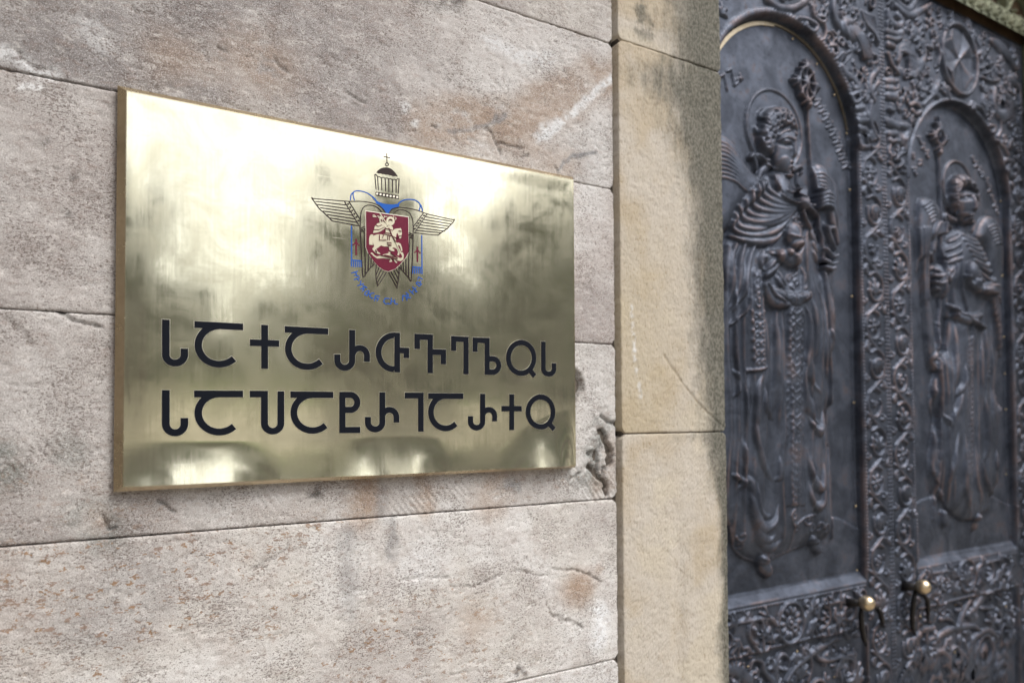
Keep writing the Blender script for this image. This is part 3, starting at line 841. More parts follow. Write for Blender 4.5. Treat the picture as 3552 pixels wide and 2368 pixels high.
fill('shield_horse', E4([(345,665),(380,630),(450,608),(540,612),(640,640),(740,600),(790,530),(840,490),(910,478),(945,480),(960,465),(985,490),(998,530),(1000,590),(990,640),(985,690),(960,705),(935,690),(925,640),(900,580),(880,600),(865,680),(865,765),(870,800),(930,800),(970,825),(1000,900),(1015,985),(985,990),(975,940),(960,880),(930,850),(890,865),(930,920),(960,1000),(935,1090),(900,1080),(915,1010),(890,950),(840,915),(790,910),(700,885),(600,885),(530,860),(480,900),(420,940),(450,1000),(500,1030),(515,1065),(470,1050),(400,1030),(335,950),(330,935),(375,880),(350,820),(340,740)][::-1]), BR, o, .0010)
inlay('shield_horse_tail', [S1(E4, [(350,660),(312,650),(300,720),(300,848)], [5*mm, 4.5*mm, 6.2*mm, 6*mm])], BR, o, .0011)
fill('shield_rider', E4([(640,450),(690,430),(740,400),(785,440),(800,490),(770,540),(755,590),(785,660),(800,760),(740,772),(555,700),(582,600),(625,540)][::-1]), BR, o, .0014)
fill('shield_cloak', E4([(520,340),(440,370),(385,430),(370,500),(345,580),(430,572),(510,548),(610,480),(630,400)]), BR, o, .0013)
inlay('shield_arm', [S1(E4, [(655,430),(575,375),(535,335),(525,270),(530,210)], [6*mm, 6*mm, 5.5*mm, 5*mm])], BR, o, .0016)
inlay('shield_leg', [S1(E4, [(710,750),(740,880),(755,965)], [8*mm, 5.5*mm]), S1(E4, [(745,962),(825,970)], 3.4*mm)], BR, o, .0016)
inlay('shield_halo', [(E4(arc(738,310,70,76,0,360,28)), 3.7*mm)], BR, o, .0017)
fill('shield_head', disc(E4, 738, 328, 36), BR, o, .0017)
inlay('shield_lance', [S1(E4, [(498,140),(690,430),(860,800),(965,1015)], 1.6*mm, False)], BR, o, .0021)
dr = [(290,1045),(310,1020),(345,1035),(380,1080),(430,1110),(520,1090),(600,1060),(700,1035),(700,1005),(740,1015),(800,1060),(880,1110),(960,1150),(1010,1130),(1000,1080),(950,1020),(960,1005),(1020,1020),(1045,1080),(1035,1180),(980,1215),(880,1200),(780,1160),(700,1160),(580,1150),(440,1155),(370,1110),(320,1060)]
fill('shield_dragon', E4(dr), BR, o, .0010)
inlay('shield_dragon_leg', [S1(E4, [(735,1150),(765,1215),(720,1225)], 2*mm, False), S1(E4, [(825,1180),(862,1235),(890,1248)], 2*mm, False)], BR, o, .0011)
det = [[(490,622),(490,742),(640,745)], [(365,505),(480,505),(600,452)], [(410,405),(460,432),(540,400)], [(925,530),(990,545)], [(932,650),(988,640)], [(760,640),(850,690),(930,680)], [(560,690),(590,600),(630,540)], [(680,640),(670,740)], [(720,650),(710,750)],
       [(585,600),(760,650)], [(600,570),(750,600)], [(630,480),(770,520)], [(660,800),(760,800)], [(670,840),(765,840)], [(690,870),(760,870)], [(700,470),(780,660),(860,790)], [(400,960),(430,1030)], [(520,1080),(900,1180)], [(600,1080),(840,1130)], [(740,1030),(900,1150)], [(520,270),(550,330)], [(700,295),(740,280),(775,300)]]
inlay('shield_details', [S1(E4, p, .75*mm, False) for p in det], MAT_RED, o, .0025)
sq = [[(345,175),(350,215),(385,215),(380,180),(345,175)], [(395,185),(400,215),(425,218)], [(440,200),(480,205),(470,235),(490,240)], [(590,190),(610,205),(590,245)], [(615,212),(668,212)], [(812,190),(812,245)], [(840,225),(870,250),(850,285)]]
inlay('shield_script', [S1(E4, p, 1.0*mm, False) for p in sq], BR, o, .0013)
aw = 1.35*mm
GL = [(E3, [[(97,1083),(215,1050)], [(150,1068),(188,1090),(195,1122),(150,1132)]]),
      (E3, [[(145,1203),(250,1165)], [(188,1130),(240,1140)], [(205,1190),(238,1222)]]),
      (E3, [[(205,1312),(322,1275)], [(270,1220),(262,1290)]]),
      (E3, [[(300,1305),(382,1350)], [(345,1330),(300,1362),(255,1372)], [(290,1345),(330,1385),(290,1412)]]),
      (E3, [[(412,1395),(352,1425),(340,1470),(388,1492),(425,1400)], [(395,1440),(432,1468)]]),
      (E3, [[(512,1445),(455,1450),(428,1500),(470,1540),(495,1530)]]),
      (A1, [[(803,1385),(765,1380),(755,1425)], [(762,1400),(790,1405),(775,1428)]]),
      (A1, [[(888,1405),(850,1402),(835,1430),(855,1453),(882,1446)]]),
      (A1, [[(905,1398),(900,1450),(876,1452)], [(904,1425),(926,1432)]]),
      (A1, [[(930,1410),(936,1450),(962,1452)]]),
      (A1, [[(1002,1425),(1005,1378),(1030,1382),(1042,1422)]]),
      (A1, [[(1030,1350),(1055,1370),(1045,1398),(1076,1395)], [(1045,1372),(1030,1380)]]),
      (A1, [[(1060,1330),(1100,1368)], [(1080,1350),(1100,1330)]]),
      (A1, [[(1088,1300),(1128,1345),(1112,1345)], [(1108,1320),(1122,1308)]]),
      (A1, [[(1120,1270),(1148,1296),(1168,1278),(1132,1258),(1120,1270)], [(1150,1268),(1165,1250)]]),
      (A1, [[(1135,1240),(1142,1215),(1178,1236)]])]
for c, st in GL: inlay('blue_letter', [S1(c, p, aw, False) for p in st], MAT_BLUE, plaque)

# ---------------------------------------------------------------- bronze doors: relief engine
def box_blur(A, r):
    for ax in (0, 1):
        P = np.pad(A, [(r+1, r) if i == ax else (0, 0) for i in (0, 1)], mode='edge')
        C_ = np.cumsum(P, axis=ax)
        n = A.shape[ax]
        hi_ = np.take(C_, np.arange(2*r+1, 2*r+1+n), axis=ax); lo_ = np.take(C_, np.arange(0, n), axis=ax)
        A = (hi_-lo_)/(2*r+1)
    return A

class Relief:
    def __init__(s, x0, x1, zs, step):
        nx = int(round((x1-x0)/step))+1
        s.xs = np.linspace(x0, x1, nx); s.zs = np.array(zs)
        s.X, s.Z = np.meshgrid(s.xs, s.zs)
        s.H = np.zeros_like(s.X); s.B = s.H.copy(); s.L = np.zeros(s.X.shape, np.int32)
        s.names = [('panel', None, None)]; s.scale = .84
    def lab(s, name, parent=None, label=None):
        s.names.append((name, parent, label)); return len(s.names)-1
    def sl(s, lo, hi, pad):
        i0, i1 = np.searchsorted(s.zs, [lo[1]-pad, hi[1]+pad]); j0, j1 = np.searchsorted(s.xs, [lo[0]-pad, hi[0]+pad])
        return slice(max(i0-1, 0), i1+1), slice(max(j0-1, 0), j1+1)
    def commit(s): s.B = s.H.copy()
    def put(s, w, v, lab, mask):
        H = s.H[w]; B = s.B[w]
        new = B + v
        m = mask & (new > H)
        H[m] = new[m]
        if lab is not None:
            s.L[w][m] = lab
    def stroke(s, pts, rad, h, lab=None, smooth=True, prof='round', only=None, n=6):
        p = spl(pts, n) if smooth and len(pts) > 2 else np.asarray(pts, float)
        rad = [rad] if not hasattr(rad, '__len__') else list(rad)
        if len(rad) == 1: rad = rad*2
        w = s.sl(p.min(0), p.max(0), max(rad))
        X, Z = s.X[w], s.Z[w]
        if X.size == 0: return
        d, r, t = seg_dist(X, Z, p, rad)
        hh = h if not hasattr(h, '__len__') else np.interp(t, np.linspace(0, 1, len(h)), h)
        k = np.clip(1-(d/np.maximum(r, 1e-5))**2, 0, 1)
        v = hh*(np.sqrt(k) if prof == 'round' else k if prof == 'soft' else smooth01(0, .5, k))
        m = k > 0.06
        if only is not None: m &= np.isin(s.L[w], only)
        s.put(w, v, lab, m)
    def groove(s, pts, rad, h, smooth=True, only=None):
        p = spl(pts, 6) if smooth and len(pts) > 2 else np.asarray(pts, float)
        rad = [rad, rad] if not hasattr(rad, '__len__') else list(rad)
        w = s.sl(p.min(0), p.max(0), max(rad))
        d, r, t = seg_dist(s.X[w], s.Z[w], p, rad)
        k = np.clip(1-(d/np.maximum(r, 1e-5))**2, 0, 1)
        if only is not None: k = k*np.isin(s.L[w], only)
        s.H[w] -= h*k
    def blob(s, c, rx, rz, h, lab=None, ang=0, p=.5):
        c = np.asarray(c); R = max(rx, rz)
        w = s.sl(c, c, R)
        dx = s.X[w]-c[0]; dz = s.Z[w]-c[1]; ca, sa = math.cos(ang), math.sin(ang)
        u = (dx*ca+dz*sa)/rx; v = (-dx*sa+dz*ca)/rz
        k = np.clip(1-u*u-v*v, 0, 1)
        s.put(w, h*k**p, lab, k > .05)
    def poly(s, pts, h, bev, lab=None, smooth=True, n=4):
        p = np.asarray(pts, float)
        if smooth:
            q = np.vstack([p, p[:1]]); p = spl(np.vstack([p[-1:], q, p[1:2]]), n)[n:-n-1]
        w = s.sl(p.min(0), p.max(0), .01)
        X, Z = s.X[w], s.Z[w]
        if X.size == 0: return
        ins = inside(X, Z, p)
        d, _, _ = seg_dist(X, Z, np.vstack([p, p[:1]]))
        k = np.where(ins, 1-(1-np.clip(d/bev, 0, 1))**2, 0)
        s.put(w, h*np.sqrt(k), lab, ins)
        return ins, w
    def curl(s, c, r, a0, turns, w0, h, lab, sgn=1, inner=.25):
        t = np.linspace(0, 1, 26)
        a = math.radians(a0) + sgn*t*turns*2*math.pi
        R = r*(1-(1-inner)*t)
        p = np.stack([c[0]+R*np.cos(a), c[1]+R*np.sin(a)], -1)
        s.stroke(p, [w0, w0*.9, w0*.6], h, lab, smooth=False)
        s.blob(p[-1], w0*1.15, w0*1.15, h*1.15, lab)
        return p
    def fan(s, c, ang, ln, n, spread, w0, h, lab, bend=0.0):
        for k in range(n):
            f = (k/(n-1)-.5) if n > 1 else 0
            a = math.radians(ang + f*spread)
            l = ln*(1-.9*abs(f)**1.5*.8)
            b = a + bend*f*2
            p = [c, (c[0]+l*.55*math.cos(a), c[1]+l*.55*math.sin(a)), (c[0]+l*(.5*math.cos(a)+.5*math.cos(b)), c[1]+l*(.5*math.sin(a)+.5*math.sin(b)))]
            s.stroke(p, [w0*.5, w0*1.1, w0*.8], [h*.6, h, h*.75], lab)
    def flower(s, c, r, n, h, lab):
        for k in range(n):
            a = 2*math.pi*k/n + .2
            s.blob((c[0]+r*.62*math.cos(a), c[1]+r*.62*math.sin(a)), r*.40, r*.24, h*.75, lab, a)
        s.blob(c, r*.3, r*.3, h, lab)
    def grapes(s, c, r, h, lab, n=7, seed=0):
        q = random.Random(seed)
        for k in range(n):
            a = q.random()*6.28; d = r*math.sqrt(q.random())*.8
            s.blob((c[0]+d*math.cos(a)*.8, c[1]+d*math.sin(a)), r*.30, r*.30, h, lab)
    def freeze_base(s):
        """the plain structure keeps its own continuous surface under the ornament"""
        s.H0 = s.H.copy(); s.L0 = s.L.copy(); s.nb = len(s.names)
    def components(s, FL):
        nz, nx = FL.shape
        par = []
        def find(a):
            while par[a] != a:
                par[a] = par[par[a]]; a = par[a]
            return a
        C_ = np.zeros(FL.shape, np.int32)
        prev = []
        for i in range(nz):
            row = FL[i]; cut = np.flatnonzero(np.diff(row))+1
            st = np.concatenate([[0], cut]); en = np.concatenate([cut, [nx]])
            cur = []
            for a_, b_ in zip(st, en):
                k = len(par); par.append(k); cur.append((int(a_), int(b_), int(row[a_]), k)); C_[i, a_:b_] = k
            p_ = 0
            for (a_, b_, l_, k) in cur:
                while p_ > 0 and prev[p_][0] > a_: p_ -= 1
                j = p_
                while j < len(prev) and prev[j][0] < b_:
                    if prev[j][1] > a_ and prev[j][2] == l_:
                        ra, rb_ = find(k), find(prev[j][3])
                        if ra != rb_: par[ra] = rb_
                    j += 1
                p_ = max(0, j-1)
            prev = cur
        roots = np.array([find(k) for k in range(len(par))])
        return roots[C_]
    def build(s, root, y0, mat, minf=14, whole=()):
        H = box_blur(s.H, 1)*.4 + s.H*.6
        H = s.H0 + (H-s.H0)*box_blur(np.where(np.isin(s.L, [i for i, n_ in enumerate(s.names) if n_[1] is not None or n_[0] == 'angel_relief']), .92, .70), 2)
        nz, nx = H.shape; idx = np.arange(nz*nx).reshape(nz, nx)
        F = np.stack([idx[:-1, :-1], idx[:-1, 1:], idx[1:, 1:], idx[1:, :-1]], -1).reshape(-1, 4)
        def face_lab(L): return np.max(np.stack([L[:-1, :-1], L[:-1, 1:], L[1:, 1:], L[1:, :-1]], -1), -1)
        def fields(H):
            gz, gx = np.gradient(H, s.zs, s.xs)
            N = np.stack([-gx, -np.ones_like(H), -gz], -1); N /= np.linalg.norm(N, axis=-1, keepdims=True)
            wear = np.clip((H-box_blur(H, 3))/.0016, 0, 1)
            return np.stack([s.X.ravel(), (y0-H).ravel(), (s.Z+EYE).ravel()], -1), N.reshape(-1, 3), wear.ravel()
        def emit(k, sel, V, N, wear, po):
            nm, par, lb = s.names[k]
            f = F[sel]; u, inv = np.unique(f, return_inverse=True); inv = inv.reshape(f.shape)
            m_ = mat.get(k, mat['*']) if isinstance(mat, dict) else mat
            o = mesh_obj(nm, V[u], inv, m_, po, True, None, {'wear': wear[u]})
            o.data.normals_split_custom_set_from_vertices([tuple(v) for v in N[u]])
            if lb: o['label'] = lb
            return o
        objs = {}
        B0 = fields(s.H0-.0004)
        F0 = face_lab(s.L0); 
        for k in range(s.nb):
            sel = (F0 == k).ravel()
            if sel.any(): objs[k] = emit(k, sel, *B0, root)
        FLs = face_lab(np.where(s.L < s.nb, 0, s.L))
        Cm = s.components(FLs).ravel(); FL = FLs.ravel()
        A = fields(H)
        cnt = np.bincount(Cm)
        order = sorted(range(s.nb, len(s.names)), key=lambda k: (s.names[k][1] is not None, k))
        for k in order:
            m = FL == k
            if not m.any(): continue
            par = s.names[k][1]; po = objs.get(par, root) if par is not None else root
            comps, n = np.unique(Cm[m], return_counts=True)
            comps = comps[np.argsort(-n)]; n = np.sort(n)[::-1]
            if k in whole:
                o = emit(k, m, *A, po); o['kind'] = 'stuff'; continue
            if n[0] < minf: 
                continue
            for i, c in enumerate(comps):
                if n[i] < minf and i > 0: break
                o = emit(k, Cm == c, *A, po)
                if i == 0: objs[k] = o
        return objs

REC = .026        # how deep the arched panels are sunk
DP = D_DOOR + REC
def leaf_rows(): return np.concatenate([np.arange(-1.56, -.76, .009), np.arange(-.76, 1.3625, .0027)])

def bead_line(R, x, z0, z1, pitch, r, h, lab, vertical=True):
    if vertical: w = R.sl((x, z0), (x, z1), r)
    else: w = R.sl((z0, x), (z1, x), r)
    X, Z = R.X[w], R.Z[w]
    a, b = (X-x, Z) if vertical else (Z-x, X)
    m = ((b+pitch/2) % pitch)-pitch/2
    k = np.clip(1-(a*a+m*m)/(r*r), 0, 1)
    R.put(w, h*np.sqrt(k), lab, (k > .05) & (b > z0) & (b < z1))

def leaf_frame(R, cx, zc, rad, xl, xr, dz):
    X, Z = R.X, R.Z
    zb = -.457 + dz                      # bottom of the arched panel
    d_arch = np.where(Z > zc, rad-np.hypot(X-cx, Z-zc), rad-np.abs(X-cx))
    d_in = np.minimum(d_arch, (Z-zb)*1.0)
    fr = smooth01(.0035, -.0035, d_arch)
    sill = np.clip((zb - Z)/.027 + 0, 0, 1)
    H = REC*np.maximum(fr, sill*(Z < zb+.001))
    zl = -.612 + dz                      # lower panel
    low = (Z < zl) & (Z > -1.42) & (np.abs(X-cx) < rad)
    H = np.where(low, .012, H)
    R.H[:] = H
    fi = R.lab('door_frame'); R.L[(fr > .3)] = fi
    si = R.lab('panel_sill'); R.L[(Z < zb) & (Z > zb-.034) & (np.abs(X-cx) < rad)] = si
    bi = R.lab('ornament_band'); R.L[(Z <= zb-.034) & (Z > zl) & (np.abs(X-cx) < rad)] = bi
    lp = R.lab('lower_panel'); R.L[low] = lp
    R.L[(R.Z <= -1.42) & (R.L == 0)] = fi
    R.commit(); R.freeze_base()
    return fi, si, bi, lp

def arch_moulding(R, cx, zc, rad, lab, rope=True, z0=-.45, h=.010, w=.0095, off=.013):
    X, Z = R.X, R.Z
    r_ = rad+off
    up = Z > zc
    d = np.where(up, np.hypot(X-cx, Z-zc)-r_, np.abs(X-cx)-r_)
    if not rope: pass
    s_ = np.where(up, np.arctan2(Z-zc, X-cx)*r_, Z-zc)
    tw = .78+.22*np.cos(2*math.pi*(s_/.0125 + d/.018)) if rope else 1.0
    k = np.clip(1-(d/w)**2, 0, 1)
    m = (k > .05) & (up if rope else (Z > z0))
    w_ = (slice(None), slice(None))
    R.put(w_, h*np.sqrt(k)*tw, lab, m)

def stile_vine(R, cx, z0, z1, seed, mir=1):
    q = random.Random(seed)
    P = .1155; k = 0; z = z1 - P*.5
    prev = None
    while z > z0:
        sg = mir*(1 if k % 2 == 0 else -1)
        lb = R.lab('vine_scroll')
        c = (cx + sg*.006, z)
        pts = []
        for t in np.linspace(0, 1, 22):
            a = math.radians(90 + sg*40) - sg*t*math.radians(330)
            rx = .041*(1-.30*t); rz = .047*(1-.26*t)
            pts.append((c[0]+rx*math.cos(a), c[1]+rz*math.sin(a)))
        R.stroke(pts, [.0058, .0062, .005, .0042], .011, lb, smooth=False)
        # linking S-stem to the next roundel
        R.stroke([(c[0]+sg*.038, z-.028), (cx, z-P*.52), (cx-sg*.038, z-P+.030)], [.0055, .006, .0055], .011, lb)
        kind = (k + seed) % 4
        lf = R.lab('vine_leaf')
        if kind == 0: R.grapes((c[0], z-.002), .021, .013, lf, 8, k)
        elif kind == 1: R.fan((c[0]-sg*.004, z-.020), 90, .044, 5, 110, .0075, .012, lf, .5)
        elif kind == 2: R.flower((c[0], z), .025, 6, .012, lf)
        else: R.fan((c[0], z+.018), -90+sg*20, .042, 5, 120, .007, .013, lf, -.5); 
        b = R.lab('vine_leaf')
        for (dx, dz_, an) in ((sg*.046, -P*.5+.006, 200 if sg > 0 else -20), (-sg*.046, .045, 60), (-sg*.043, -.050, 120)):
            R.fan((cx+dx*.92, z+dz_), an+q.uniform(-20, 20), .020, 3, 95, .0052, .010, b)
        k += 1; z -= P

def pts_of(c, L): return c(L)

def acanthus(R, c, r, a0, sgn, lab, h=.014):
    """a scroll with leaf lobes thrown off its outer side and a flower at its eye"""
    p = R.curl(c, r, a0, 1.15, r*.13, h, lab, sgn, .30)
    for i in (2, 5, 8, 11, 14):
        t = math.degrees(math.atan2(p[i][1]-c[1], p[i][0]-c[0]))
        R.fan(tuple(p[i]), t - sgn*28, r*.46, 3, 70, r*.10, h*.85, lab, .4)

def lower_ornament(R, cx, rad, ztop, seed):
    q = random.Random(seed)
    for row, z in enumerate((ztop-.10, ztop-.30, ztop-.52, ztop-.73)):
        for sg in (-1, 1):
            for j, (dx, dz_, r) in enumerate(((.085, 0, .066), (.225, .035, .055), (.20, -.085, .048))):
                lb = R.lab('acanthus_scroll')
                acanthus(R, (cx+sg*dx, z+dz_*(1 if row % 2 == 0 else -1)), r, q.uniform(0, 360), sg if j != 1 else -sg, lb, .015)
            lb = R.lab('acanthus_leaf')
            R.fan((cx+sg*.02, z-.09), 90-sg*28, .10, 6, 70, .009, .013, lb, .5)
            R.fan((cx+sg*.27, z-.02), 90, .06, 5, 90, .008, .012, lb, .5)
        lb = R.lab('acanthus_leaf'); R.fan((cx, z-.06), 90, .12, 5, 50, .010, .015, lb, .3)
        lb = R.lab('acanthus_leaf'); R.grapes((cx, z-.09), .028, .014, lb, 9, row)

def filler(R, x0, x1, z0, z1, cond, seed, n, hmax=.004):
    """small berries and curls in the bare ground between the larger ornaments"""
    q = random.Random(seed); k = 0
    while k < n:
        x = q.uniform(x0, x1); z = q.uniform(z0, z1); k += 1
        if not cond(x, z): continue
        i = min(np.searchsorted(R.zs, z), len(R.zs)-1); j = min(np.searchsorted(R.xs, x), len(R.xs)-1)
        if R.H[i, j]-R.B[i, j] > hmax: continue
        lb = R.lab('small_leaf')
        t = q.random()
        if t < .35: R.curl((x, z), q.uniform(.013, .021), q.uniform(0, 360), 1.0, .0052, .012, lb, q.choice((-1, 1)), .3)
        elif t < .7: R.fan((x, z), q.uniform(0, 360), q.uniform(.028, .042), q.choice((3, 4, 5)), 100, .0062, .012, lb, .4)
        else: R.grapes((x, z), .014, .009, lb, 5, k)

def finish_leaf(R, root, y0, x0, x1):
    objs = R.build(root, y0, MAT_BRONZE, whole=R.whole)
    box('door_slab', (x0, y0+.004, EYE-1.56), (x1, y0+.06, EYE+1.3625), MAT_BRONZE, root)
    return objs

MAT_RIVET = simple('dull_brass_rivet', (.50, .40, .25), .42, 1.0)
def rivet(px, root): return sphere('brass_rivet', px, .0034, MAT_RIVET, root, 5, (1, .6, 1))

D4 = crop(2450, 0, 1.96, D_DOOR+.012); D5 = crop(2450, 700, 1.96, D_DOOR+.012); D6 = crop(2450, 1400, 1.62, D_DOOR+.012)
D6f = crop(2450, 1400, 1.62, D_DOOR-.008); D4f = crop(2450, 0, 1.96, D_DOOR-.008)
D7 = crop(2900, 0, 1.568, D_DOOR+.012); D8 = crop(2900, 900, 1.425, D_DOOR+.012); D9 = crop(3150, 500, 2.6144, D_DOOR+.012)
D7f = crop(2900, 0, 1.568, D_DOOR-.008); DAf = crop(3200, 0, 3.92, D_DOOR-.008); DBf = crop(2900, 1900, 3.35, D_DOOR-.008)
PXM = 1/1.96/1208.0    # one crop-4/5 pixel in metres, upright direction

def one(c, x, y): return tuple(c([(x, y)])[0])

# ================================================================= left leaf
XL, XS, XR = 1.197, 2.0685, 2.940
RL = Relief(XL, XS-.0006, leaf_rows(), .0031)
lcx, lzc, lrad = 1.635, .787, .3045
fi, si, bi, lp = leaf_frame(RL, lcx, lzc, lrad, XL, XS, 0)
R = RL
ro = R.lab('rope_moulding'); arch_moulding(R, lcx, lzc, lrad, ro, True)
bd = R.lab('bead_row'); R.whole = (bd,)
bead_line(R, lcx+lrad+.010, -.46, lzc, .0105, .0048, .007, bd)
bead_line(R, lcx-lrad-.010, -.46, lzc, .0105, .0048, .007, bd)
bead_line(R, XS-.0060, -1.5, 1.33, .0118, .0046, .006, bd)
bead_line(R, -.4945, 1.21, XS-.13, .0105, .0046, .007, bd, False)
bead_line(R, -.606, 1.21, XS-.13, .0115, .0050, .007, bd, False)
stile_vine(R, XS-.066, -1.45, .90, 1, 1); stile_vine(R, XL+.062, -1.45, .90, 3, -1)

# band below the panel: rosette medallion and scrolls
md = R.lab('rosette_medallion', None, 'oval rosette medallion'); mc = (1.605, -.552)
t = np.linspace(0, 2*math.pi, 40)
R.stroke(np.stack([mc[0]+.050*np.cos(t), mc[1]+.054*np.sin(t)], -1), .0062, .013, md, False)
for k in range(12):
    a = 2*math.pi*k/12
    R.blob((mc[0]+.031*math.cos(a), mc[1]+.034*math.sin(a)), .0125, .0072, .012, md, a)
R.stroke(np.stack([mc[0]+.012*np.cos(t), mc[1]+.013*np.sin(t)], -1), .0035, .009, md, False); R.blob(mc, .008, .008, .015, md)
for sg in (-1, 1):
    for j, dx in enumerate((.13, .245)):
        lb = R.lab('band_scroll'); c = (mc[0]+sg*dx, mc[1]-.004*(1 if j else -1))
        R.curl(c, .037, 90 if j else -90, 1.25, .0062, .013, lb, -sg if j else sg, .25)
        R.stroke([(mc[0]+sg*.055, mc[1]), (mc[0]+sg*.085, mc[1]+.025), (c[0]-sg*.02, c[1]+.034)], [.005, .0065, .006], .012, lb)
        lf = R.lab('band_leaf')
        R.fan((c[0]-sg*.045, mc[1]+.032), 0 if sg > 0 else 180, .036, 4, 90, .0058, .012, lf, .5)
        R.fan((c[0]-sg*.050, mc[1]-.012), -50 if sg > 0 else 230, .042, 5, 100, .006, .012, lf, .5)
        R.fan((c[0]+sg*.030, mc[1]-.036), -60 if sg > 0 else 240, .024, 3, 80, .005, .011, lf, .5)
        R.fan((c[0]+sg*.035, mc[1]+.034), 60 if sg > 0 else 120, .024, 3, 80, .005, .011, lf, .5)
filler(R, 1.24, 1.93, -.59, -.51, lambda x, z: True, 5, 40)

# lower panel acanthus, first the branches the photograph shows
for L_, w_ in (([(480,1568),(540,1480),(640,1400),(720,1350),(760,1320)], [.008,.010,.012,.006]), ([(420,1568),(425,1460),(455,1415),(490,1440),(480,1500),(450,1500)], [.008,.008,.006]),
               ([(600,1568),(620,1480),(600,1400),(570,1385),(565,1430)], [.007,.006,.005]), ([(130,1500),(200,1510),(270,1568)], [.015,.018,.018]), ([(790,1568),(770,1480),(800,1440),(850,1450),(855,1510),(820,1540)], [.007,.006,.005]),
               ([(640,1380),(660,1440),(720,1450),(790,1430)], [.006,.009,.006]), ([(270,1500),(290,1450),(340,1460),(350,1510),(400,1568)], [.006,.008,.01])):
    R.stroke(D6f(L_), w_, .016, R.lab('acanthus_branch'))
for x, y, a, n in ((690,1370,60,5), (720,1350,20,4), (550,1560,70,6), (180,1540,100,5), (830,1330,80,4), (600,1450,140,4), (330,1440,110,4)):
    R.fan(one(D6f, x, y), a, .055, n, 90, .007, .015, R.lab('acanthus_leaf'), .4)
lower_ornament(R, lcx, lrad, -.665, 11)
filler(R, lcx-lrad+.01, lcx+lrad-.01, -.80, -.63, lambda x, z: True, 9, 70)

# spandrel: peacock, curls and leaves
ins_l = lambda x, z: (z > .80) and (math.hypot(x-lcx, z-lzc) > lrad+.035) and x < XS-.02
pk = R.lab('peacock_relief', None, 'small peacock in the corner above the arch')
R.stroke(D4f([(885,-60),(872,40),(890,130),(940,200),(1010,230)]), [.012,.013,.017,.024], .015, pk)
R.stroke(D4f([(980,200),(1040,240),(1080,320),(1110,420)]), [.024,.030,.022,.010], [.017,.017,.010], pk)
R.stroke(D4f([(990,150),(940,160),(960,230)]), [.012,.016,.012], .020, pk)
for k in range(5): R.stroke(D4f([(1010+k*14,235),(1050+k*13,310),(1075+k*14,400)]), .0045, .020, pk)
R.stroke(D4f([(1000,330),(985,380),(950,430)]), .004, .010, pk)
R.stroke(D4f([(930,60),(975,75),(960,30)]), .007, .012, pk)
for L_, w_ in (([(420,-10),(500,45),(600,50),(680,0),(700,-40)], .012), ([(640,120),(700,130),(760,170),(745,210),(700,200),(690,160)], .0085), ([(730,40),(745,110),(800,150),(815,120),(780,110)], .007),
               ([(810,150),(820,220),(800,270)], .005), ([(850,310),(890,310),(900,360),(870,370),(865,340)], .0075), ([(890,400),(930,360),(960,370)], .006),
               ([(930,450),(960,500),(1010,540),(1040,590),(1010,600),(1000,570)], [.012,.016,.014,.008]), ([(990,650),(1040,630),(1050,680),(1010,695),(1000,665)], .0075),
               ([(1030,740),(1080,730),(1090,780),(1050,790)], .011), ([(1040,820),(1090,815)], .013), ([(1045,870),(1085,880)], .012), ([(1040,930),(1060,990),(1110,1000)], .009),
               ([(1110,370),(1160,375),(1170,420),(1130,430),(1120,400)], .008), ([(1176,470),(1130,530),(1120,600),(1140,640)], [.010,.013,.010]), ([(1176,560),(1130,620),(1150,680)], .010), ([(1130,690),(1120,800),(1150,900),(1176,940)], [.008,.012,.008])):
    R.stroke(D4f(L_), w_, .014, R.lab('spandrel_curl'))
fl = R.lab('feather_scroll', None, 'striped feather-like scroll by the door seam')
R.stroke(D7f([(150,-60),(150,40),(180,130),(235,210)]), [.030,.034,.026,.010], .010, fl)
for k in range(6): R.stroke(D7f([(140+k*14,60+k*6),(165+k*12,130+k*8),(215+k*4,190+k*10)]), .0042, .017, fl)
R.curl(one(D7f, 190, 15), .030, 200, 1.1, .009, .018, fl, -1, .3)
for x, y in ((1040,490),(1075,475),(1060,525),(1090,520),(1035,700),(1110,660),(1130,1250),(800,60),(830,80),(815,40)): R.blob(one(D4f, x, y), .0095, .0095, .011, R.lab('berry'))
filler(R, 1.70, XS-.02, .82, 1.35, ins_l, 21, 260)
filler(R, XL+.01, 1.70, .82, 1.35, ins_l, 22, 240)
R.commit()

# ---- the angel on the left leaf
R.B[:] = R.H
an = R.lab('angel_relief', None, 'large robed winged figure holding a staff and an orb, turned to the right')
gm = R.lab('ground_mound')
R.poly(D6([(60,700),(400,700),(720,632),(780,648),(850,690),(870,700),(870,955),(700,985),(110,1100),(60,1100)]), .006, .012, gm, False)
m = R.L == gm; R.H[m] += (.0045*(fbm(R.X, R.Z, 42, 3, 71)-.42))[m]
R.commit()
wg = R.lab('wing', an, 'wing on the left side')
R.poly(np.vstack([D4([(20,900),(95,902),(150,920),(200,965),(245,1050),(300,1140),(370,1200),(400,1250),(330,1350),(230,1450),(150,1568),(20,1568)])]), .022, .050, wg)
R.commit()
for k in range(9):
    o_ = k*34
    R.stroke(D4([(60,960+o_*.9),(130,985+o_*.85),(190,1050+o_*.7),(250,1130+o_*.6),(330,1210+o_*.4)]), .0042, .0042, wg, only=[wg])
wr = R.lab('wing', an, 'narrow wing behind the staff')
R.poly(np.vstack([D4([(735,1125),(770,1105),(820,1130),(865,1195),(905,1280),(915,1400),(905,1560)]), D5([(895,260),(880,420),(870,560),(880,700),(860,900),(858,1010),(820,1000),(790,800),(770,500),(745,200),(735,60)]), D4([(725,1450),(722,1250)])]), .024, .040, wr)
R.commit()
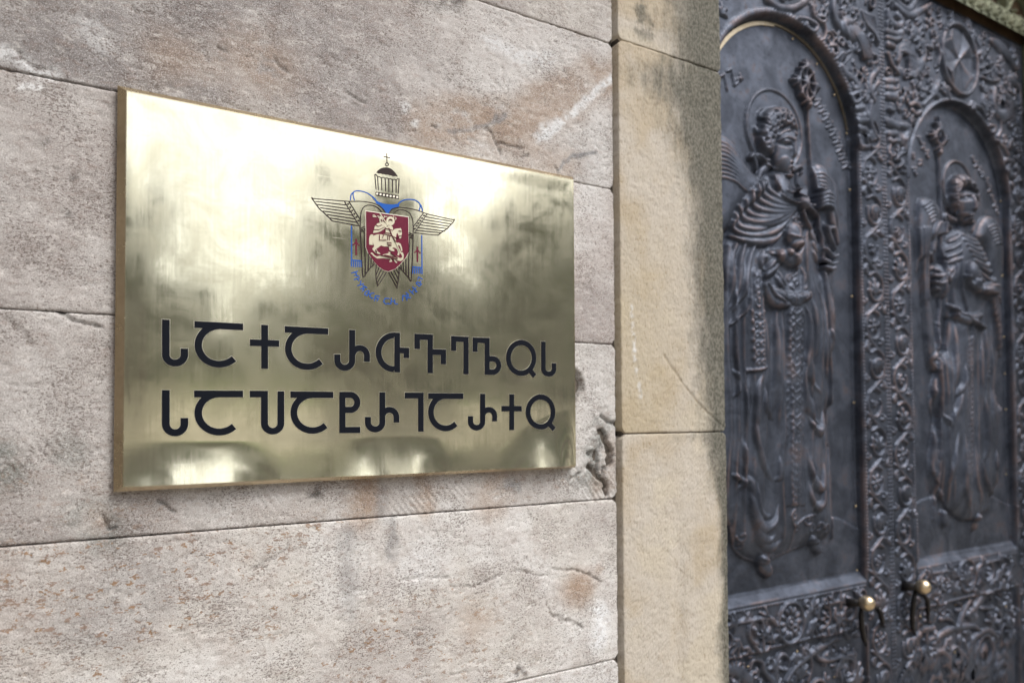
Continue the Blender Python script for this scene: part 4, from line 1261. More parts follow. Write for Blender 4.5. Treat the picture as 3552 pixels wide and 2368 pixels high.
for k in range(8):
    R.stroke(D4([(745+k*6,1180+k*26),(790+k*8,1190+k*32),(850+k*5,1270+k*38),(880+k*3,1400+k*30)]), .0034, .0036, wr, only=[wr])
for k in range(5): R.stroke(D5([(780+k*20,150),(795+k*18,400),(810+k*14,640),(835+k*7,900)]), .0035, .0040, wr, only=[wr])
R.stroke(D5([(800,900),(830,1100),(850,1250),(862,1390)]), [.012,.010,.003], .008, wr)
# halo
hc = one(D4, 487, 880); hr = .112
ha = R.lab('halo', an)
t = np.linspace(0, 2*math.pi, 48)
R.blob(hc, hr, hr, .004, ha, p=.12)
R.stroke(np.stack([hc[0]+hr*np.cos(t), hc[1]+hr*np.sin(t)], -1), .0052, .0085, ha, False)
R.commit()
# body mass
rb = an
body = np.vstack([D4([(440,1170),(360,1225),(290,1290),(240,1380),(208,1430),(170,1510),(150,1568)]), D5([(180,120),(160,190),(150,250),(120,320),(80,420),(60,700),(60,1100),(60,1560)]),
                  D6([(80,600),(125,700),(140,770),(180,840),(250,880),(330,888),(420,848),(560,790),(640,770),(700,745),(705,600),(700,400),(690,250),(660,60)]),
                  D5([(860,1330),(845,1100),(830,800),(800,500),(770,470),(768,330),(745,180),(735,60)]), D4([(735,1500),(715,1380),(710,1260),(640,1275),(575,1285),(552,1190)])])
R.B[:] = np.where(R.L == gm, 0, R.B); R.H[:] = np.where((R.L == gm) & inside(R.X, R.Z, body), 0, R.H)
R.poly(body, .034, .125, rb, False)
R.commit()
# figure-wide soft folds
def f(c, L_, w_, h_, lab_=None, only=True, **k):
    w_ = [x*1.55 for x in (w_ if hasattr(w_, '__len__') else [w_, w_])]
    w_ = [w_[0]*.45, w_[0]] + w_[1:] + [w_[-1]*.45]
    if not hasattr(h_, '__len__'): h_ = [h_*.1, h_*.8, h_, h_, h_*.75, h_*.1]
    R.stroke(c(L_), w_, h_, lab_ or rb, only=[rb] if only else None, prof='soft', **k)
m = (R.L == rb) & (R.Z < .42)
rip = np.abs(vnoise((R.X+.012*vnoise(R.Z*5, R.Z*0, 5))*42, R.Z*1.6, 17)*2-1)
R.H[m] += (.0125*(1-rip)**1.5*smooth01(.42, .30, R.Z)*(1-.5*smooth01(-.30, -.36, R.Z)))[m]
R.B[:] = R.H
for L_ in ([(395,1215),(400,1290),(450,1350),(520,1385),(600,1395)], [(350,1235),(365,1320),(430,1385),(510,1405),(590,1408)], [(320,1262),(330,1350),(400,1415),(500,1430),(590,1415)],
           [(285,1300),(300,1400),(380,1450),(490,1455),(585,1425)], [(250,1360),(270,1450),(350,1490),(470,1480),(580,1435)], [(222,1420),(240,1500),(330,1540),(450,1520),(580,1440)], [(440,1190),(445,1270),(500,1320),(590,1370)]):
    f(D4, L_, [.0065,.0085,.0085,.005], [.008,.013,.013,.006], only=False)
for L_ in ([(212,30),(235,110),(310,150),(430,130),(575,45)], [(178,130),(190,200),(270,240),(400,225),(500,150),(575,60)], [(165,235),(230,270),(330,285),(430,260),(500,180)], [(190,80),(210,170),(300,200),(420,180)]):
    f(D5, L_, [.007,.0095,.0095,.004], [.010,.015,.014,.005], only=False)
R.stroke(D4([(505,1150),(512,1230),(520,1300)]), [.030,.034,.036], .016, rb)    # neck
R.stroke(D4([(500,1310),(540,1320),(590,1300)]), .004, .021, rb)
for L_ in ([(190,290),(150,400),(140,600),(125,700)], [(235,300),(200,420),(180,600),(140,720)], [(290,315),(262,380),(225,520),(200,640),(150,740)], [(150,300),(130,400),(110,600)], [(345,345),(330,420),(335,480)]):
    f(D5, L_, [.007,.0095,.008,.005], [.009,.013,.012,.005])
R.stroke(D5([(250,470),(250,600),(235,710),(200,770),(135,835)]), .0042, .010, rb)
# embroidered fall of the stole with raised ornament
st_ = R.lab('embroidered_stole', an)
R.commit()
R.poly(D5([(262,470),(330,480),(325,600),(335,760),(345,950),(360,1080),(372,1140),(300,1155),(222,1165),(222,1000),(228,780),(262,640)]), .0055, .006, st_, False)
R.commit()
q = random.Random(4)
for k, y in enumerate(range(760, 1130, 62)):
    for x in (250, 330): R.blob(one(D5, x+k*2, y), .0058, .0058, .004, st_)
    R.curl(one(D5, 272+k*3, y+32), .011, 0, .9, .0030, .0038, st_, 1); R.curl(one(D5, 310+k*3, y+32), .011, 180, .9, .0030, .0038, st_, -1)
for y in range(500, 740, 40): R.curl(one(D5, 295, y), .013, q.uniform(0, 360), .9, .0032, .0038, st_)
R.stroke(D5([(225,1150),(300,1145),(368,1125)]), .0045, .005, st_)
bn = R.lab('embroidered_band', an)
R.poly(np.vstack([D5([(500,700),(610,700),(618,1000),(620,1560)]), D6([(515,300),(520,570),(400,570),(398,300)]), D5([(478,1560),(490,1000)])]), .0045, .006, bn, False)
R.commit()
for k, y in enumerate(range(740, 1560, 58)):
    w_ = 30 + k
    for sg in (-1, 1):
        R.curl(one(D5, 552+sg*22, y), .0105, 90, .95, .0032, .0026, bn, sg)
        R.blob(one(D5, 552+sg*(44+k*.8), y+30), .0055, .0055, .0028, bn)
    if k % 3 == 0: R.stroke(D5([(515,y+10),(545,y+34),(590,y+8)]), .0034, .0042, bn)
    if k % 3 == 1: R.stroke(D5([(520,y+5),(585,y+52)]), .0034, .0042, bn); R.stroke(D5([(585,y+5),(520,y+52)]), .0034, .0042, bn)
for y in range(200, 560, 42):
    for sg in (-1, 1): R.curl(one(D6, 458+sg*22, y), .0115, 90, .95, .0034, .0026, bn, sg)
    R.blob(one(D6, 458, y+20), .006, .006, .004, bn)
R.commit()
for L_, w_, h_ in (([(430,730),(422,830),(432,1000),(425,1300),(405,1430)], [.006,.010,.009,.011], .011), ([(475,720),(462,900),(452,1300),(440,1568)], [.006,.006,.006], .008), ([(350,740),(362,900),(385,1100)], .008, .008),
                   ([(330,1180),(300,1260),(292,1400),(280,1568)], [.007,.009,.008], .009), ([(350,1250),(362,1380),(385,1440),(412,1478)], [.006,.011,.012,.008], .012), ([(250,1180),(235,1400),(215,1568)], .008, .008),
                   ([(610,700),(645,800),(648,1000),(640,1100),(675,1225),(735,1300)], [.006,.008,.008,.013,.006], .012), ([(700,550),(742,700),(745,950),(742,1060),(738,1290)], [.006,.009,.009,.007], .010),
                   ([(650,1000),(622,1200),(640,1350),(690,1470),(750,1540)], [.005,.007,.009,.014,.006], .012), ([(760,650),(772,900),(775,1050),(800,1250)], [.007,.010,.009,.006], .010),
                   ([(665,620),(690,760),(700,960),(690,1100)], .006, .008), ([(165,820),(160,1000),(180,1150),(190,1260)], .006, .008), ([(140,1140),(185,1200),(185,1270),(150,1330)], [.005,.006,.004], .009),
                   ([(800,820),(800,1000),(780,1150),(800,1240)], .006, .009)):
    f(D5, L_, w_, h_)
for L_, w_, h_ in (([(232,60),(235,170),(270,320),(342,425)], [.006,.007,.009,.010], .010), ([(372,290),(372,400),(345,425)], [.005,.007,.007], .008), ([(300,0),(300,260),(290,330)], .006, .006),
                   ([(205,440),(220,580),(255,680),(300,690),(345,650),(368,560)], [.006,.009,.013,.013,.008,.005], .014), ([(240,440),(250,580),(285,625),(320,625)], [.005,.007,.006], .010),
                   ([(225,640),(265,740),(310,765),(350,730)], [.006,.013,.013,.007], .012), ([(250,740),(300,800),(350,805),(400,765)], [.006,.012,.012,.006], .011), ([(272,820),(320,860),(380,840)], [.006,.011,.006], .008),
                   ([(535,60),(560,120),(605,150),(628,118),(635,0)], [.005,.008,.013,.008,.004], .013), ([(532,250),(550,380),(600,470),(622,430),(632,300)], [.005,.007,.012,.007,.004], .012), ([(535,430),(548,530),(588,575),(620,545),(632,420)], [.005,.007,.010,.007,.004], .012),
                   ([(120,395),(165,425),(182,460)], .006, .010), ([(150,480),(195,425),(215,480),(210,560)], [.006,.009,.006], .010), ([(660,60),(668,190),(690,240)], .006, .009), ([(170,200),(190,330),(175,450)], .006, .008)):
    f(D6, L_, w_, h_)
R.stroke(D6([(128,700),(140,770),(180,840),(250,880),(330,888),(420,848),(560,790),(640,770)]), .0034, .0075, rb)
for x, y in ((180,740),(175,790),(540,650),(570,690),(610,680),(450,620),(480,690),(640,690)): R.curl(one(D6, x, y), .015, x, .9, .0034, .0045, rb)
R.stroke(D6([(430,620),(460,680),(530,630),(580,620)]), .003, .0045, rb)
# left sleeve, forearm and hand carrying the orb
sv = R.lab('sleeve', an)
R.commit()
R.poly(D5([(345,370),(400,335),(440,350),(445,440),(420,500),(370,530),(335,520),(350,440)]), .016, .020, sv)
R.commit()
for L_ in ([(400,350),(405,400),(380,440),(345,470)], [(425,370),(428,420),(400,470),(345,510)], [(385,325),(375,355),(400,370)]): R.stroke(D5(L_), [.007,.008,.006], .007, sv)
R.commit()
hd = R.lab('hand', an, 'hand cupped round the orb')
R.stroke(D5([(430,385),(470,380),(510,395)]), [.020,.022,.026], .018, hd)
R.blob(one(D5, 528, 400), .030, .024, .021, hd)
R.commit()
ob = R.lab('orb', an)
R.blob(one(D5, 545, 245), .038, .041, .027, ob)
R.commit()
R.stroke(D5([(498,242),(550,262),(600,258)]), .0032, .004, ob); R.stroke(D5([(540,178),(552,220),(550,262)]), .0032, .004, ob); R.stroke(D5([(560,262),(570,310)]), .003, .004, ob)
R.stroke(D5([(500,355),(530,318),(560,302),(580,318),(572,335)]), [.012,.010,.0085,.006], .014, hd)
for k in range(4): R.stroke(D5([(530+k*6,385+k*17),(575+k*1,372+k*18),(600-k*8,345+k*24),(610-k*14,315+k*32)]), [.009,.0082,.0075,.006], .013, hd)
R.stroke(D5([(545,430),(560,445),(565,455)]), .008, .012, hd)
# girdle and the cloak roll over the hip
R.commit()
R.stroke(D5([(405,618),(470,652),(560,668),(645,640)]), [.014,.018,.018,.013], .013, rb)
R.stroke(D5([(340,580),(370,655),(420,700),(490,712)]), [.012,.017,.015,.008], .018, rb)
R.stroke(D5([(352,560),(400,640),(450,690)]), [.006,.009,.006], .022, rb)
for x in range(470, 640, 26): R.curl(one(D5, x, 655), .008, x*7, .9, .0026, .017, rb)
for L_ in ([(420,500),(450,570),(490,600)], [(440,470),(465,540),(500,570)], [(640,570),(610,600),(590,620)], [(600,440),(620,520),(600,600)], [(660,130),(640,300),(650,480),(660,560)], [(690,180),(720,280),(755,310)], [(690,260),(720,330),(755,360)], [(695,330),(730,390),(760,410)], [(640,90),(660,200),(740,300)]):
    f(D5, L_, [.005,.0075,.006], .010)
for x, y in ((540,500),(560,480),(520,530),(560,550),(540,580),(590,110),(560,130),(610,160)): R.curl(one(D5, x, y), .010, x*5, .9, .003, .0055, rb)
R.stroke(D4([(440,1200),(470,1350),(600,1400)]), .004, .012, rb)
# brooch with its ribbons
br = R.lab('brooch', an); R.blob(one(D4, 613, 1398), .020, .022, .032, br)
R.stroke(D4([(640,1410),(670,1415),(695,1405)]), [.008,.007,.006], .028, br); R.stroke(D4([(630,1425),(680,1450),(722,1478)]), [.007,.008,.006], .027, br)
R.stroke(D4([(575,1270),(590,1320),(630,1350),(640,1390)]), .0055, .025, br); R.stroke(D4([(600,1430),(620,1500),(660,1568)]), .005, .020, br)
# staff
sf = R.lab('staff', an)
R.commit()
R.B[:] = np.where(np.isin(R.L, (rb, wr, hd, bn)), np.minimum(R.B, .022), R.B)
R.stroke(np.vstack([D4([(702,720),(716,950),(735,1250),(755,1560)]), D5([(768,240),(782,480),(800,800),(822,1130)]), D6([(690,200),(702,420),(712,600),(713,755)])]), [.0052,.0052,.0052,.0045], .013, sf, False)
R.B[:] = np.where(np.isin(R.L, (0,)), 0, R.B)
sh = R.lab('staff_head', an)
c = one(D4, 690, 565)
t = np.linspace(0, 2*math.pi, 24)
R.stroke(np.stack([c[0]+.034*np.cos(t), c[1]+.046*np.sin(t)], -1), .0065, .020, sh, False)
for a in range(0, 360, 45):
    x, z = c[0]+.040*math.cos(math.radians(a)), c[1]+.052*math.sin(math.radians(a))
    R.stroke([c, ((c[0]+x)/2, (c[1]+z)/2+.004), (x, z)], [.006,.0055,.007], [.020,.016,.022], sh)
for a in (90, 0, 180, 270): R.fan((c[0]+.035*math.cos(math.radians(a)), c[1]+.045*math.sin(math.radians(a))), a, .026, 3, 90, .0055, .021, sh)
R.blob(one(D4, 705, 715), .013, .013, .024, sh); R.blob(one(D4, 700, 690), .011, .008, .024, sh)
# right hand round the staff
h2 = R.lab('hand', an, 'hand gripping the staff')
for k, y in enumerate((1335, 1362, 1388, 1414)): R.stroke(D4([(733,y+8),(760,y-4),(792,y+6),(803,y+24)]), [.0085,.0095,.009,.0075], .032, h2)
R.stroke(D4([(745,1300),(765,1305),(790,1330)]), .008, .028, h2)
R.stroke(np.vstack([D4([(795,1400),(812,1470),(818,1530)]), D5([(822,130)])]), [.014,.013,.012], .022, h2)
for L_ in ([(785,180),(800,240),(835,330)], [(800,190),(835,200),(850,300)], [(780,330),(820,380),(855,370)], [(775,400),(810,430),(845,420)], [(780,450),(810,465),(835,455)]): R.stroke(D5(L_), [.008,.010,.007], .022, sv)
# feet
ft = R.lab('foot', an); R.stroke(D6([(300,880),(325,915),(345,935)]), [.018,.024,.022], .020, ft)
ft2 = R.lab('foot', an); R.stroke(D6([(590,770),(615,800),(630,818)]), [.016,.019,.017], .017, ft2)
# head
R.commit(); 
R.B[:] = np.where(np.isin(R.L, (ha,)) | ((R.Z > .655) & (R.X < 1.70)), np.minimum(R.B, .006), R.B)
hr_ = R.lab('hair', an)
R.poly(D4([(352,900),(358,850),(372,790),(415,745),(490,728),(550,752),(590,815),(610,890),(605,935),(560,900),(500,890),(470,930),(455,1000),(440,1060),(400,1070),(362,1030),(350,960)]), .026, .030, hr_)
hb = R.lab('face', an)
R.poly(D4([(448,960),(462,905),(530,878),(592,900),(606,950),(602,1010),(592,1060),(590,1110),(578,1165),(555,1222),(520,1222),(478,1165),(448,1090)]), .033, .040, hb)
R.commit()
q = random.Random(12)
hp = [(372,880),(395,835),(385,800),(425,800),(410,770),(450,775),(440,830),(480,760),(475,810),(415,860),(450,880),(520,765),(515,815),(555,790),(560,840),(590,860),(480,860),(525,860),(600,910),(395,900),(430,910),(385,960),(420,965),(390,1010),(425,1020)]
for i, (x, y) in enumerate(hp): R.curl(one(D4, x, y), .0150, q.uniform(0, 360), .8, .0066, .010, hr_, q.choice((-1, 1)), .35)
for L_ in ([(465,925),(510,892),(560,885),(600,912)], [(375,770),(440,745),(520,745),(580,800)]): R.stroke(D4(L_), .007, .009, hr_)
R.stroke(D4([(468,968),(495,948),(530,948),(552,965)]), [.003,.005,.004], .0060, hb)     # brow
R.stroke(D4([(578,962),(592,955),(602,965)]), .0035, .0050, hb)
R.groove(D4([(478,985),(505,998),(535,1000)]), .0085, .0065); R.groove(D4([(580,985),(598,985)]), .007, .005)
R.commit()
R.blob(one(D4, 508, 988), .0085, .0062, .0050, hb); R.blob(one(D4, 589, 984), .0055, .0055, .0040, hb)
R.stroke(D4([(482,982),(508,974),(534,988)]), .0026, .0040, hb)
R.stroke(D4([(560,955),(562,1010),(562,1060)]), [.0045,.006,.0085], [.006,.009,.013], hb)
R.blob(one(D4, 562, 1068), .0085, .0070, .012, hb)
R.stroke(D4([(532,1118),(552,1110),(574,1116)]), [.0026,.0038,.0026], .0045, hb); R.stroke(D4([(536,1142),(555,1148),(573,1140)]), [.0026,.0042,.0026], .0048, hb)
R.groove(D4([(532,1130),(555,1130),(575,1129)]), .0032, .004); R.groove(D4([(535,1170),(570,1168)]), .006, .0025)
R.blob(one(D4, 550, 1200), .014, .010, .003, hb, p=1)
rbn = R.lab('hair_ribbon', an)
R.B[:] = np.where(np.isin(R.L, (hb, hr_)), -.02, np.minimum(R.B, .012))
R.stroke(D4([(430,1090),(380,1075),(330,1050),(312,1065)]), [.008,.011,.009,.008], .016, rbn); R.stroke(D4([(335,1070),(350,1110),(352,1150)]), [.007,.009,.005], .015, rbn)
R.stroke(D4([(430,1130),(390,1160),(370,1200)]), [.012,.014,.008], .013, rbn)
R.stroke(D4([(592,1160),(620,1145),(650,1128),(672,1150),(660,1175)]), [.007,.009,.009,.007,.005], .014, rbn); R.stroke(D4([(640,1175),(640,1240),(655,1255)]), .0045, .010, rbn)

# raised inscriptions
def glyphs(c, L, w_, h_, par):
    for g in L:
        lb = R.lab('inscription_letter')
        for s_ in g: R.stroke(c(s_), w_, h_, lb, smooth=False)
R.B[:] = R.H
glyphs(D4, [[[(122,508),(148,490),(168,598)]], [[(168,470),(195,455),(218,570)], [(218,570),(240,550),(236,520),(218,535)]], [[(245,520),(272,520)], [(255,492),(260,535)]], [[(88,450),(104,455),(100,480)]], [[(82,570),(98,560),(104,640)]], [[(92,500),(110,485)]]], .0042, .0075, an)
rg = []
for k in range(9):
    t_ = k/8; x = 785 + 175*t_; y = 690 + 420*t_ + 0*t_
    x = 785 + 190*(t_**.85); y = 690+430*t_**1.05
    a = random.Random(k)
    rg.append([[(x-22,y-18),(x+18,y-24)], [(x+18,y-24),(x-6,y+8)], [(x-22,y+14),(x+22,y+4)] if k % 2 else [(x-20,y+18),(x+4,y+4),(x+24,y+16)]])
glyphs(D4, rg, .0042, .0075, an)
root = tag(empty('bronze_door_leaf', ((XL+XS)/2, .17, EYE-1.58)), 'dark bronze door leaf nearer the plaque, with the larger figure in relief under an arch', 'door', 'pair of relief door leaves')
finish_leaf(RL, root, .17+REC, XL, XS-.001)
# thin worn brass edging strip inside the arch
t = np.linspace(math.radians(38), math.radians(142), 30)
def strip(name, cx, zc, r0, r1, a0, a1, y, mat, parent, n=40):
    t = np.radians(np.linspace(a0, a1, n)); V = []
    for r in (r0, r1):
        for a in t: V.append((cx+r*math.cos(a), y, EYE+zc+r*math.sin(a)))
    m_ = len(t); F_ = [(i+1, i, m_+i, m_+i+1) for i in range(m_-1)]
    b_ = len(V); V += [(v[0], v[1]+.004, v[2]) for v in V]
    F_ += [(i, i+1, b_+i+1, b_+i) for i in range(m_-1)]
    return mesh_obj(name, V, F_, mat, parent, smooth=False)
MAT_STRIP = brass('worn_brass_strip', (0.50, 0.44, 0.33), 0.35, 0.5, 0.45)
strip('brass_edging', lcx, lzc, lrad-.0145, lrad-.004, 95, 150, .17+REC-.0035, MAT_STRIP, root)
strip('brass_edging', lcx, lzc, lrad-.0095, lrad-.004, 12, 95, .17+REC-.0034, MAT_STRIP, root)
rp = crop(2450, 0, 1.96, DP-.004); rp5 = crop(2450, 700, 1.96, DP-.004); rp6 = crop(2450, 1400, 1.62, DP-.004)
for c, x, y in ((rp,180,198),(rp,402,172),(rp,587,266),(rp,752,437),(rp,870,647),(rp,955,908),(rp,978,1293),(rp5,995,645),(rp5,1005,1365),(rp6,840,575),(rp6,847,935)):
    p = one(c, x, y); rivet((min(p[0], lcx+lrad-.008), .17+REC-.004, p[1]+EYE), root)
for x, y in ((375,1448),(510,1390),(655,1345),(720,1532),(838,1415),(235,1475),(560,1500)):
    p = one(crop(2450, 1400, 1.62, D_DOOR+.01), x, y); rivet((p[0], .17+.010, p[1]+EYE), root)

# ================================================================= right leaf
RR = Relief(XS+.0006, XR, leaf_rows(), .0033)
R = RR
rcx, rzc, rrad = 2.508, .742, .3045
fi, si, bi, lp = leaf_frame(RR, rcx, rzc, rrad, XS, XR, .008)
to = R.lab('arch_moulding'); 
w_all = (slice(None), slice(None))
d = np.hypot(R.X-rcx, R.Z-rzc)-(rrad+.004); k = np.clip(1-(d/.011)**2, 0, 1)
R.put(w_all, .009*np.sqrt(k), to, (k > .05) & (R.Z > rzc))
bd = R.lab('bead_row'); R.whole = (bd,)
bead_line(R, rcx+rrad+.010, -.46, rzc, .0105, .0048, .007, bd); bead_line(R, rcx-rrad-.010, -.46, rzc, .0105, .0048, .007, bd)
bead_line(R, XS+.0060, -1.5, 1.33, .0118, .0046, .006, bd)
bead_line(R, -.598, 2.20, XR-.13, .0115, .0050, .007, bd, False)
bead_line(R, -.487, 2.20, XR-.13, .0105, .0046, .006, bd, False)
bead_line(R, 1.347, 2.09, XR-.01, .0125, .0050, .005, bd, False)
stile_vine(R, XS+.066, -1.45, .86, 2, -1); stile_vine(R, XR-.062, -1.45, .86, 5, 1)
md = R.lab('rosette_medallion', None, 'oval medallion on the far leaf'); mc = one(DBf, 1540, 320)
t = np.linspace(0, 2*math.pi, 40)
R.stroke(np.stack([mc[0]+.050*np.cos(t), mc[1]+.052*np.sin(t)], -1), .0062, .013, md, False)
R.fan((mc[0], mc[1]-.02), 90, .05, 5, 120, .007, .012, md, .5); R.fan((mc[0], mc[1]+.01), -90, .04, 5, 120, .007, .012, md, .5)
for sg in (-1, 1):
    for j, dx in enumerate((.13, .245)):
        lb = R.lab('band_scroll'); c = (mc[0]+sg*dx, mc[1]-.004*(1 if j else -1))
        R.curl(c, .037, 90 if j else -90, 1.25, .0066, .014, lb, -sg if j else sg, .25)
        R.stroke([(mc[0]+sg*.055, mc[1]), (mc[0]+sg*.085, mc[1]+.025), (c[0]-sg*.02, c[1]+.034)], [.005, .0065, .006], .012, lb)
        lf = R.lab('band_leaf')
        R.fan((c[0]-sg*.045, mc[1]+.030), 0 if sg > 0 else 180, .036, 4, 90, .0062, .012, lf, .5)
        R.fan((c[0]-sg*.050, mc[1]-.012), -50 if sg > 0 else 230, .042, 5, 100, .0064, .012, lf, .5)
        R.fan((c[0]+sg*.030, mc[1]-.034), -60 if sg > 0 else 240, .024, 3, 80, .0055, .011, lf, .5)
filler(R, 2.22, 2.80, -.585, -.50, lambda x, z: True, 6, 40)
for L_, w_ in (([(900,1100),(950,1040),(1050,980),(1200,940)], [.014,.012,.010]), ([(1200,1130),(1260,1040),(1400,960),(1520,935),(1650,920),(1720,960)], [.010,.012,.011,.008]), ([(1110,1000),(1120,1200),(1180,1340),(1210,1370)], [.008,.010,.006]),
               ([(1490,920),(1530,800),(1580,690),(1620,620),(1650,580),(1640,660)], [.010,.010,.007]), ([(1600,780),(1700,680),(1780,560),(1830,530),(1860,600)], [.010,.014,.016,.008]), ([(1620,1180),(1640,1090),(1740,1010),(1830,970),(1900,1010),(1940,1080)], [.012,.012,.009]),
               ([(1200,1250),(1260,1220),(1340,1240),(1400,1350)], [.008,.011,.007]), ([(1280,840),(1340,830),(1400,850),(1440,900)], [.009,.010,.006]), ([(1450,640),(1500,660),(1510,720),(1470,740)], .007), ([(1750,710),(1850,715),(1890,700)], .008), ([(1940,740),(1980,820),(1950,880)], .012),
               ([(1760,1220),(1800,1170),(1800,1270)], .012), ([(1540,1530),(1700,1540),(1830,1500)], .009)):
    R.stroke(DBf(L_), w_, .016, R.lab('acanthus_branch'))
for x, y, a, n in ((1180,900,100,6), (1240,760,100,4), (1640,880,80,5), (1980,600,80,4), (950,1180,-60,6), (1130,1400,80,5), (1650,1350,-70,4), (1500,1500,60,4), (1880,900,100,4)):
    R.fan(one(DBf, x, y), a, .055, n, 90, .0075, .015, R.lab('acanthus_leaf'), .4)
for y in (1080, 1230, 1350, 1460): R.blob(one(DBf, 1508, y), .012, .018, .013, R.lab('berry'))
lower_ornament(R, rcx, rrad, -.69, 31)
filler(R, rcx-rrad+.01, rcx+rrad-.01, -.80, -.62, lambda x, z: True, 8, 60)
# spandrels of the right leaf
cm = R.lab('cross_medallion', None, 'oval medallion with a flared cross')
c = one(D7f, 678, 322); t = np.linspace(0, 2*math.pi, 48)
R.stroke(np.stack([c[0]+.108*np.cos(t), c[1]+.118*np.sin(t)], -1), .0095, .017, cm, False)
R.commit()
for a in (45, 135, 225, 315):
    ca, sa = math.cos(math.radians(a)), math.sin(math.radians(a))
    r1 = .098
    tip = np.array([c[0]+ca*r1*.92, c[1]+sa*r1]); side = np.array([-sa, ca])*.050
    w_ = R.sl((c[0]-.12, c[1]-.13), (c[0]+.12, c[1]+.13), 0)
    dx = R.X[w_]-c[0]; dz = R.Z[w_]-c[1]; u = dx*ca+dz*sa; v = -dx*sa+dz*ca
    wd = .006 + .055*np.clip(u/r1, 0, 1)**1.7
    notch = u < r1*(.86 + .10*np.abs(v)/.05)
    kk = np.clip(1-np.abs(v)/wd, 0, 1)*(u > 0)*notch
    R.put(w_, .016*kk**.9*(.5+.5*np.clip(u/r1, 0, 1)), cm, kk > .02)
for sgx, L_ in ((0, [(385,280),(375,240),(350,260),(350,330),(400,370),(440,340),(480,350)]),):
    pk = R.lab('peacock_relief', None, 'bird perched left of the cross medallion')
    R.stroke(D7f([(480,230),(487,290),(478,340),(440,400)]), [.010,.012,.016,.012], .014, pk)
    R.stroke(D7f([(345,330),(360,270),(395,265),(410,320),(440,350),(480,350)]), [.012,.018,.020,.022,.020,.014], .014, pk)
    for k in range(5): R.stroke(D7f([(352+k*12,280+k*5),(385+k*11,275+k*8),(400+k*10,330+k*8),(400+k*9,420)]), .0042, .018, pk)
    R.stroke(D7f([(430,410),(425,450),(440,500),(445,540)]), .005, .010, pk); R.stroke(D7f([(440,220),(455,215),(480,230),(500,225)]), .006, .012, pk)
pk = R.lab('peacock_relief', None, 'bird below the right side of the cross medallion')
R.stroke(D7f([(870,480),(865,560),(890,620),(940,620),(960,560),(920,500)]), [.010,.014,.022,.026,.022,.012], .014, pk)
R.stroke(D7f([(900,640),(905,700),(890,740)]), .006, .010, pk); R.stroke(D7f([(950,600),(985,680),(1000,760)]), [.016,.012,.006], .012, pk)
for k in range(4): R.stroke(D7f([(905+k*14,540+k*5),(925+k*12,590+k*5),(935+k*14,650)]), .004, .018, pk)
for L_, w_ in (([(320,-20),(350,20),(400,50),(430,20),(440,-20)], .013), ([(330,30),(400,80),(460,60),(520,20)], [.012,.016,.008]), ([(290,60),(300,110),(350,140),(365,110),(340,80)], .013), ([(285,170),(340,185),(365,175)], .012), ([(285,205),(330,215),(360,205)], .010), ([(290,240),(320,250)], .012),
               ([(290,290),(310,350),(340,390),(330,370)], .009), ([(285,440),(320,440)], .013), ([(285,480),(320,482)], .012), ([(290,520),(335,525)], .015), ([(295,590),(320,600),(310,570)], .010), ([(290,660),(340,680)], .016), ([(295,725),(335,725)], .012), ([(300,760),(320,770)], .010),
               ([(410,570),(440,560),(470,600),(440,620),(420,600)], .010), ([(360,680),(400,690),(400,730),(370,760),(390,810)], [.012,.016,.014,.006]), ([(480,570),(530,520),(560,500)], .009), ([(560,470),(545,500),(560,520)], .014), ([(480,490),(500,490)], .010), ([(600,480),(620,520)], .010),
               ([(850,220),(900,250),(950,310),(985,370),(990,310),(960,320)], [.014,.026,.024,.014,.010,.008]), ([(960,430),(1000,480),(1010,560)], [.016,.014,.010]), ([(800,370),(830,350),(850,380),(820,400)], .007), ([(800,420),(850,440),(890,435)], .008), ([(560,250),(570,300),(560,350)], .008), ([(500,250),(530,260)], .010),
               ([(840,680),(870,690),(860,720)], .009), ([(880,770),(920,800),(940,840)], .010), ([(930,870),(970,880)], .013), ([(940,930),(970,960)], .014), ([(960,1000),(970,1010)], .012), ([(760,570),(800,590),(820,630)], .009)):
    R.stroke(D7f(L_), w_, .014, R.lab('spandrel_curl'))
for x, y in ((340,440),(345,470),(370,490),(380,520),(395,545),(370,540),(355,500),(460,120),(480,140),(500,110),(520,130),(500,150),(400,165),(420,170),(790,290),(800,320),(810,265)): R.blob(one(D7f, x, y), .010, .012, .012, R.lab('berry'))
ins_r = lambda x, z: (z > .76) and (math.hypot(x-rcx, z-rzc) > rrad+.03) and math.hypot(x-c[0], z-c[1]) > .13
filler(R, XS+.02, XR-.01, .78, 1.335, ins_r, 41, 520)
R.commit()

# ---- the angel on the right leaf
an = R.lab('angel_relief', None, 'smaller-looking robed winged figure facing forward')
gm = R.lab('ground_mound')
R.poly(D8([(360,1260),(395,1215),(440,1185),(490,1172),(620,1290),(740,1200),(790,1170),(840,1195),(880,1215),(880,1410),(700,1440),(370,1490)]), .006, .010, gm, False)
m = R.L == gm; R.H[m] += (.0035*(fbm(R.X, R.Z, 40, 3, 73)-.42))[m]
R.commit()
wl_ = R.lab('wing', an, 'wing on the left side')
R.poly(np.vstack([D9([(105,600),(108,530),(130,485),(190,475),(250,510),(295,590),(290,700),(240,800),(205,950),(200,1300),(230,1560)]), D8([(500,480),(505,550),(480,545),(462,470),(445,250),(425,0)]), D9([(110,1200),(100,800)])]), .024, .040, wl_)
wr = R.lab('wing', an, 'wing on the right side')
R.poly(np.vstack([D9([(620,850),(640,740),(690,660),(745,640),(800,670),(840,740),(858,850),(862,1000),(860,1200),(850,1400),(800,1500),(740,1200),(690,950)])]), .026, .045, wr)
R.commit()
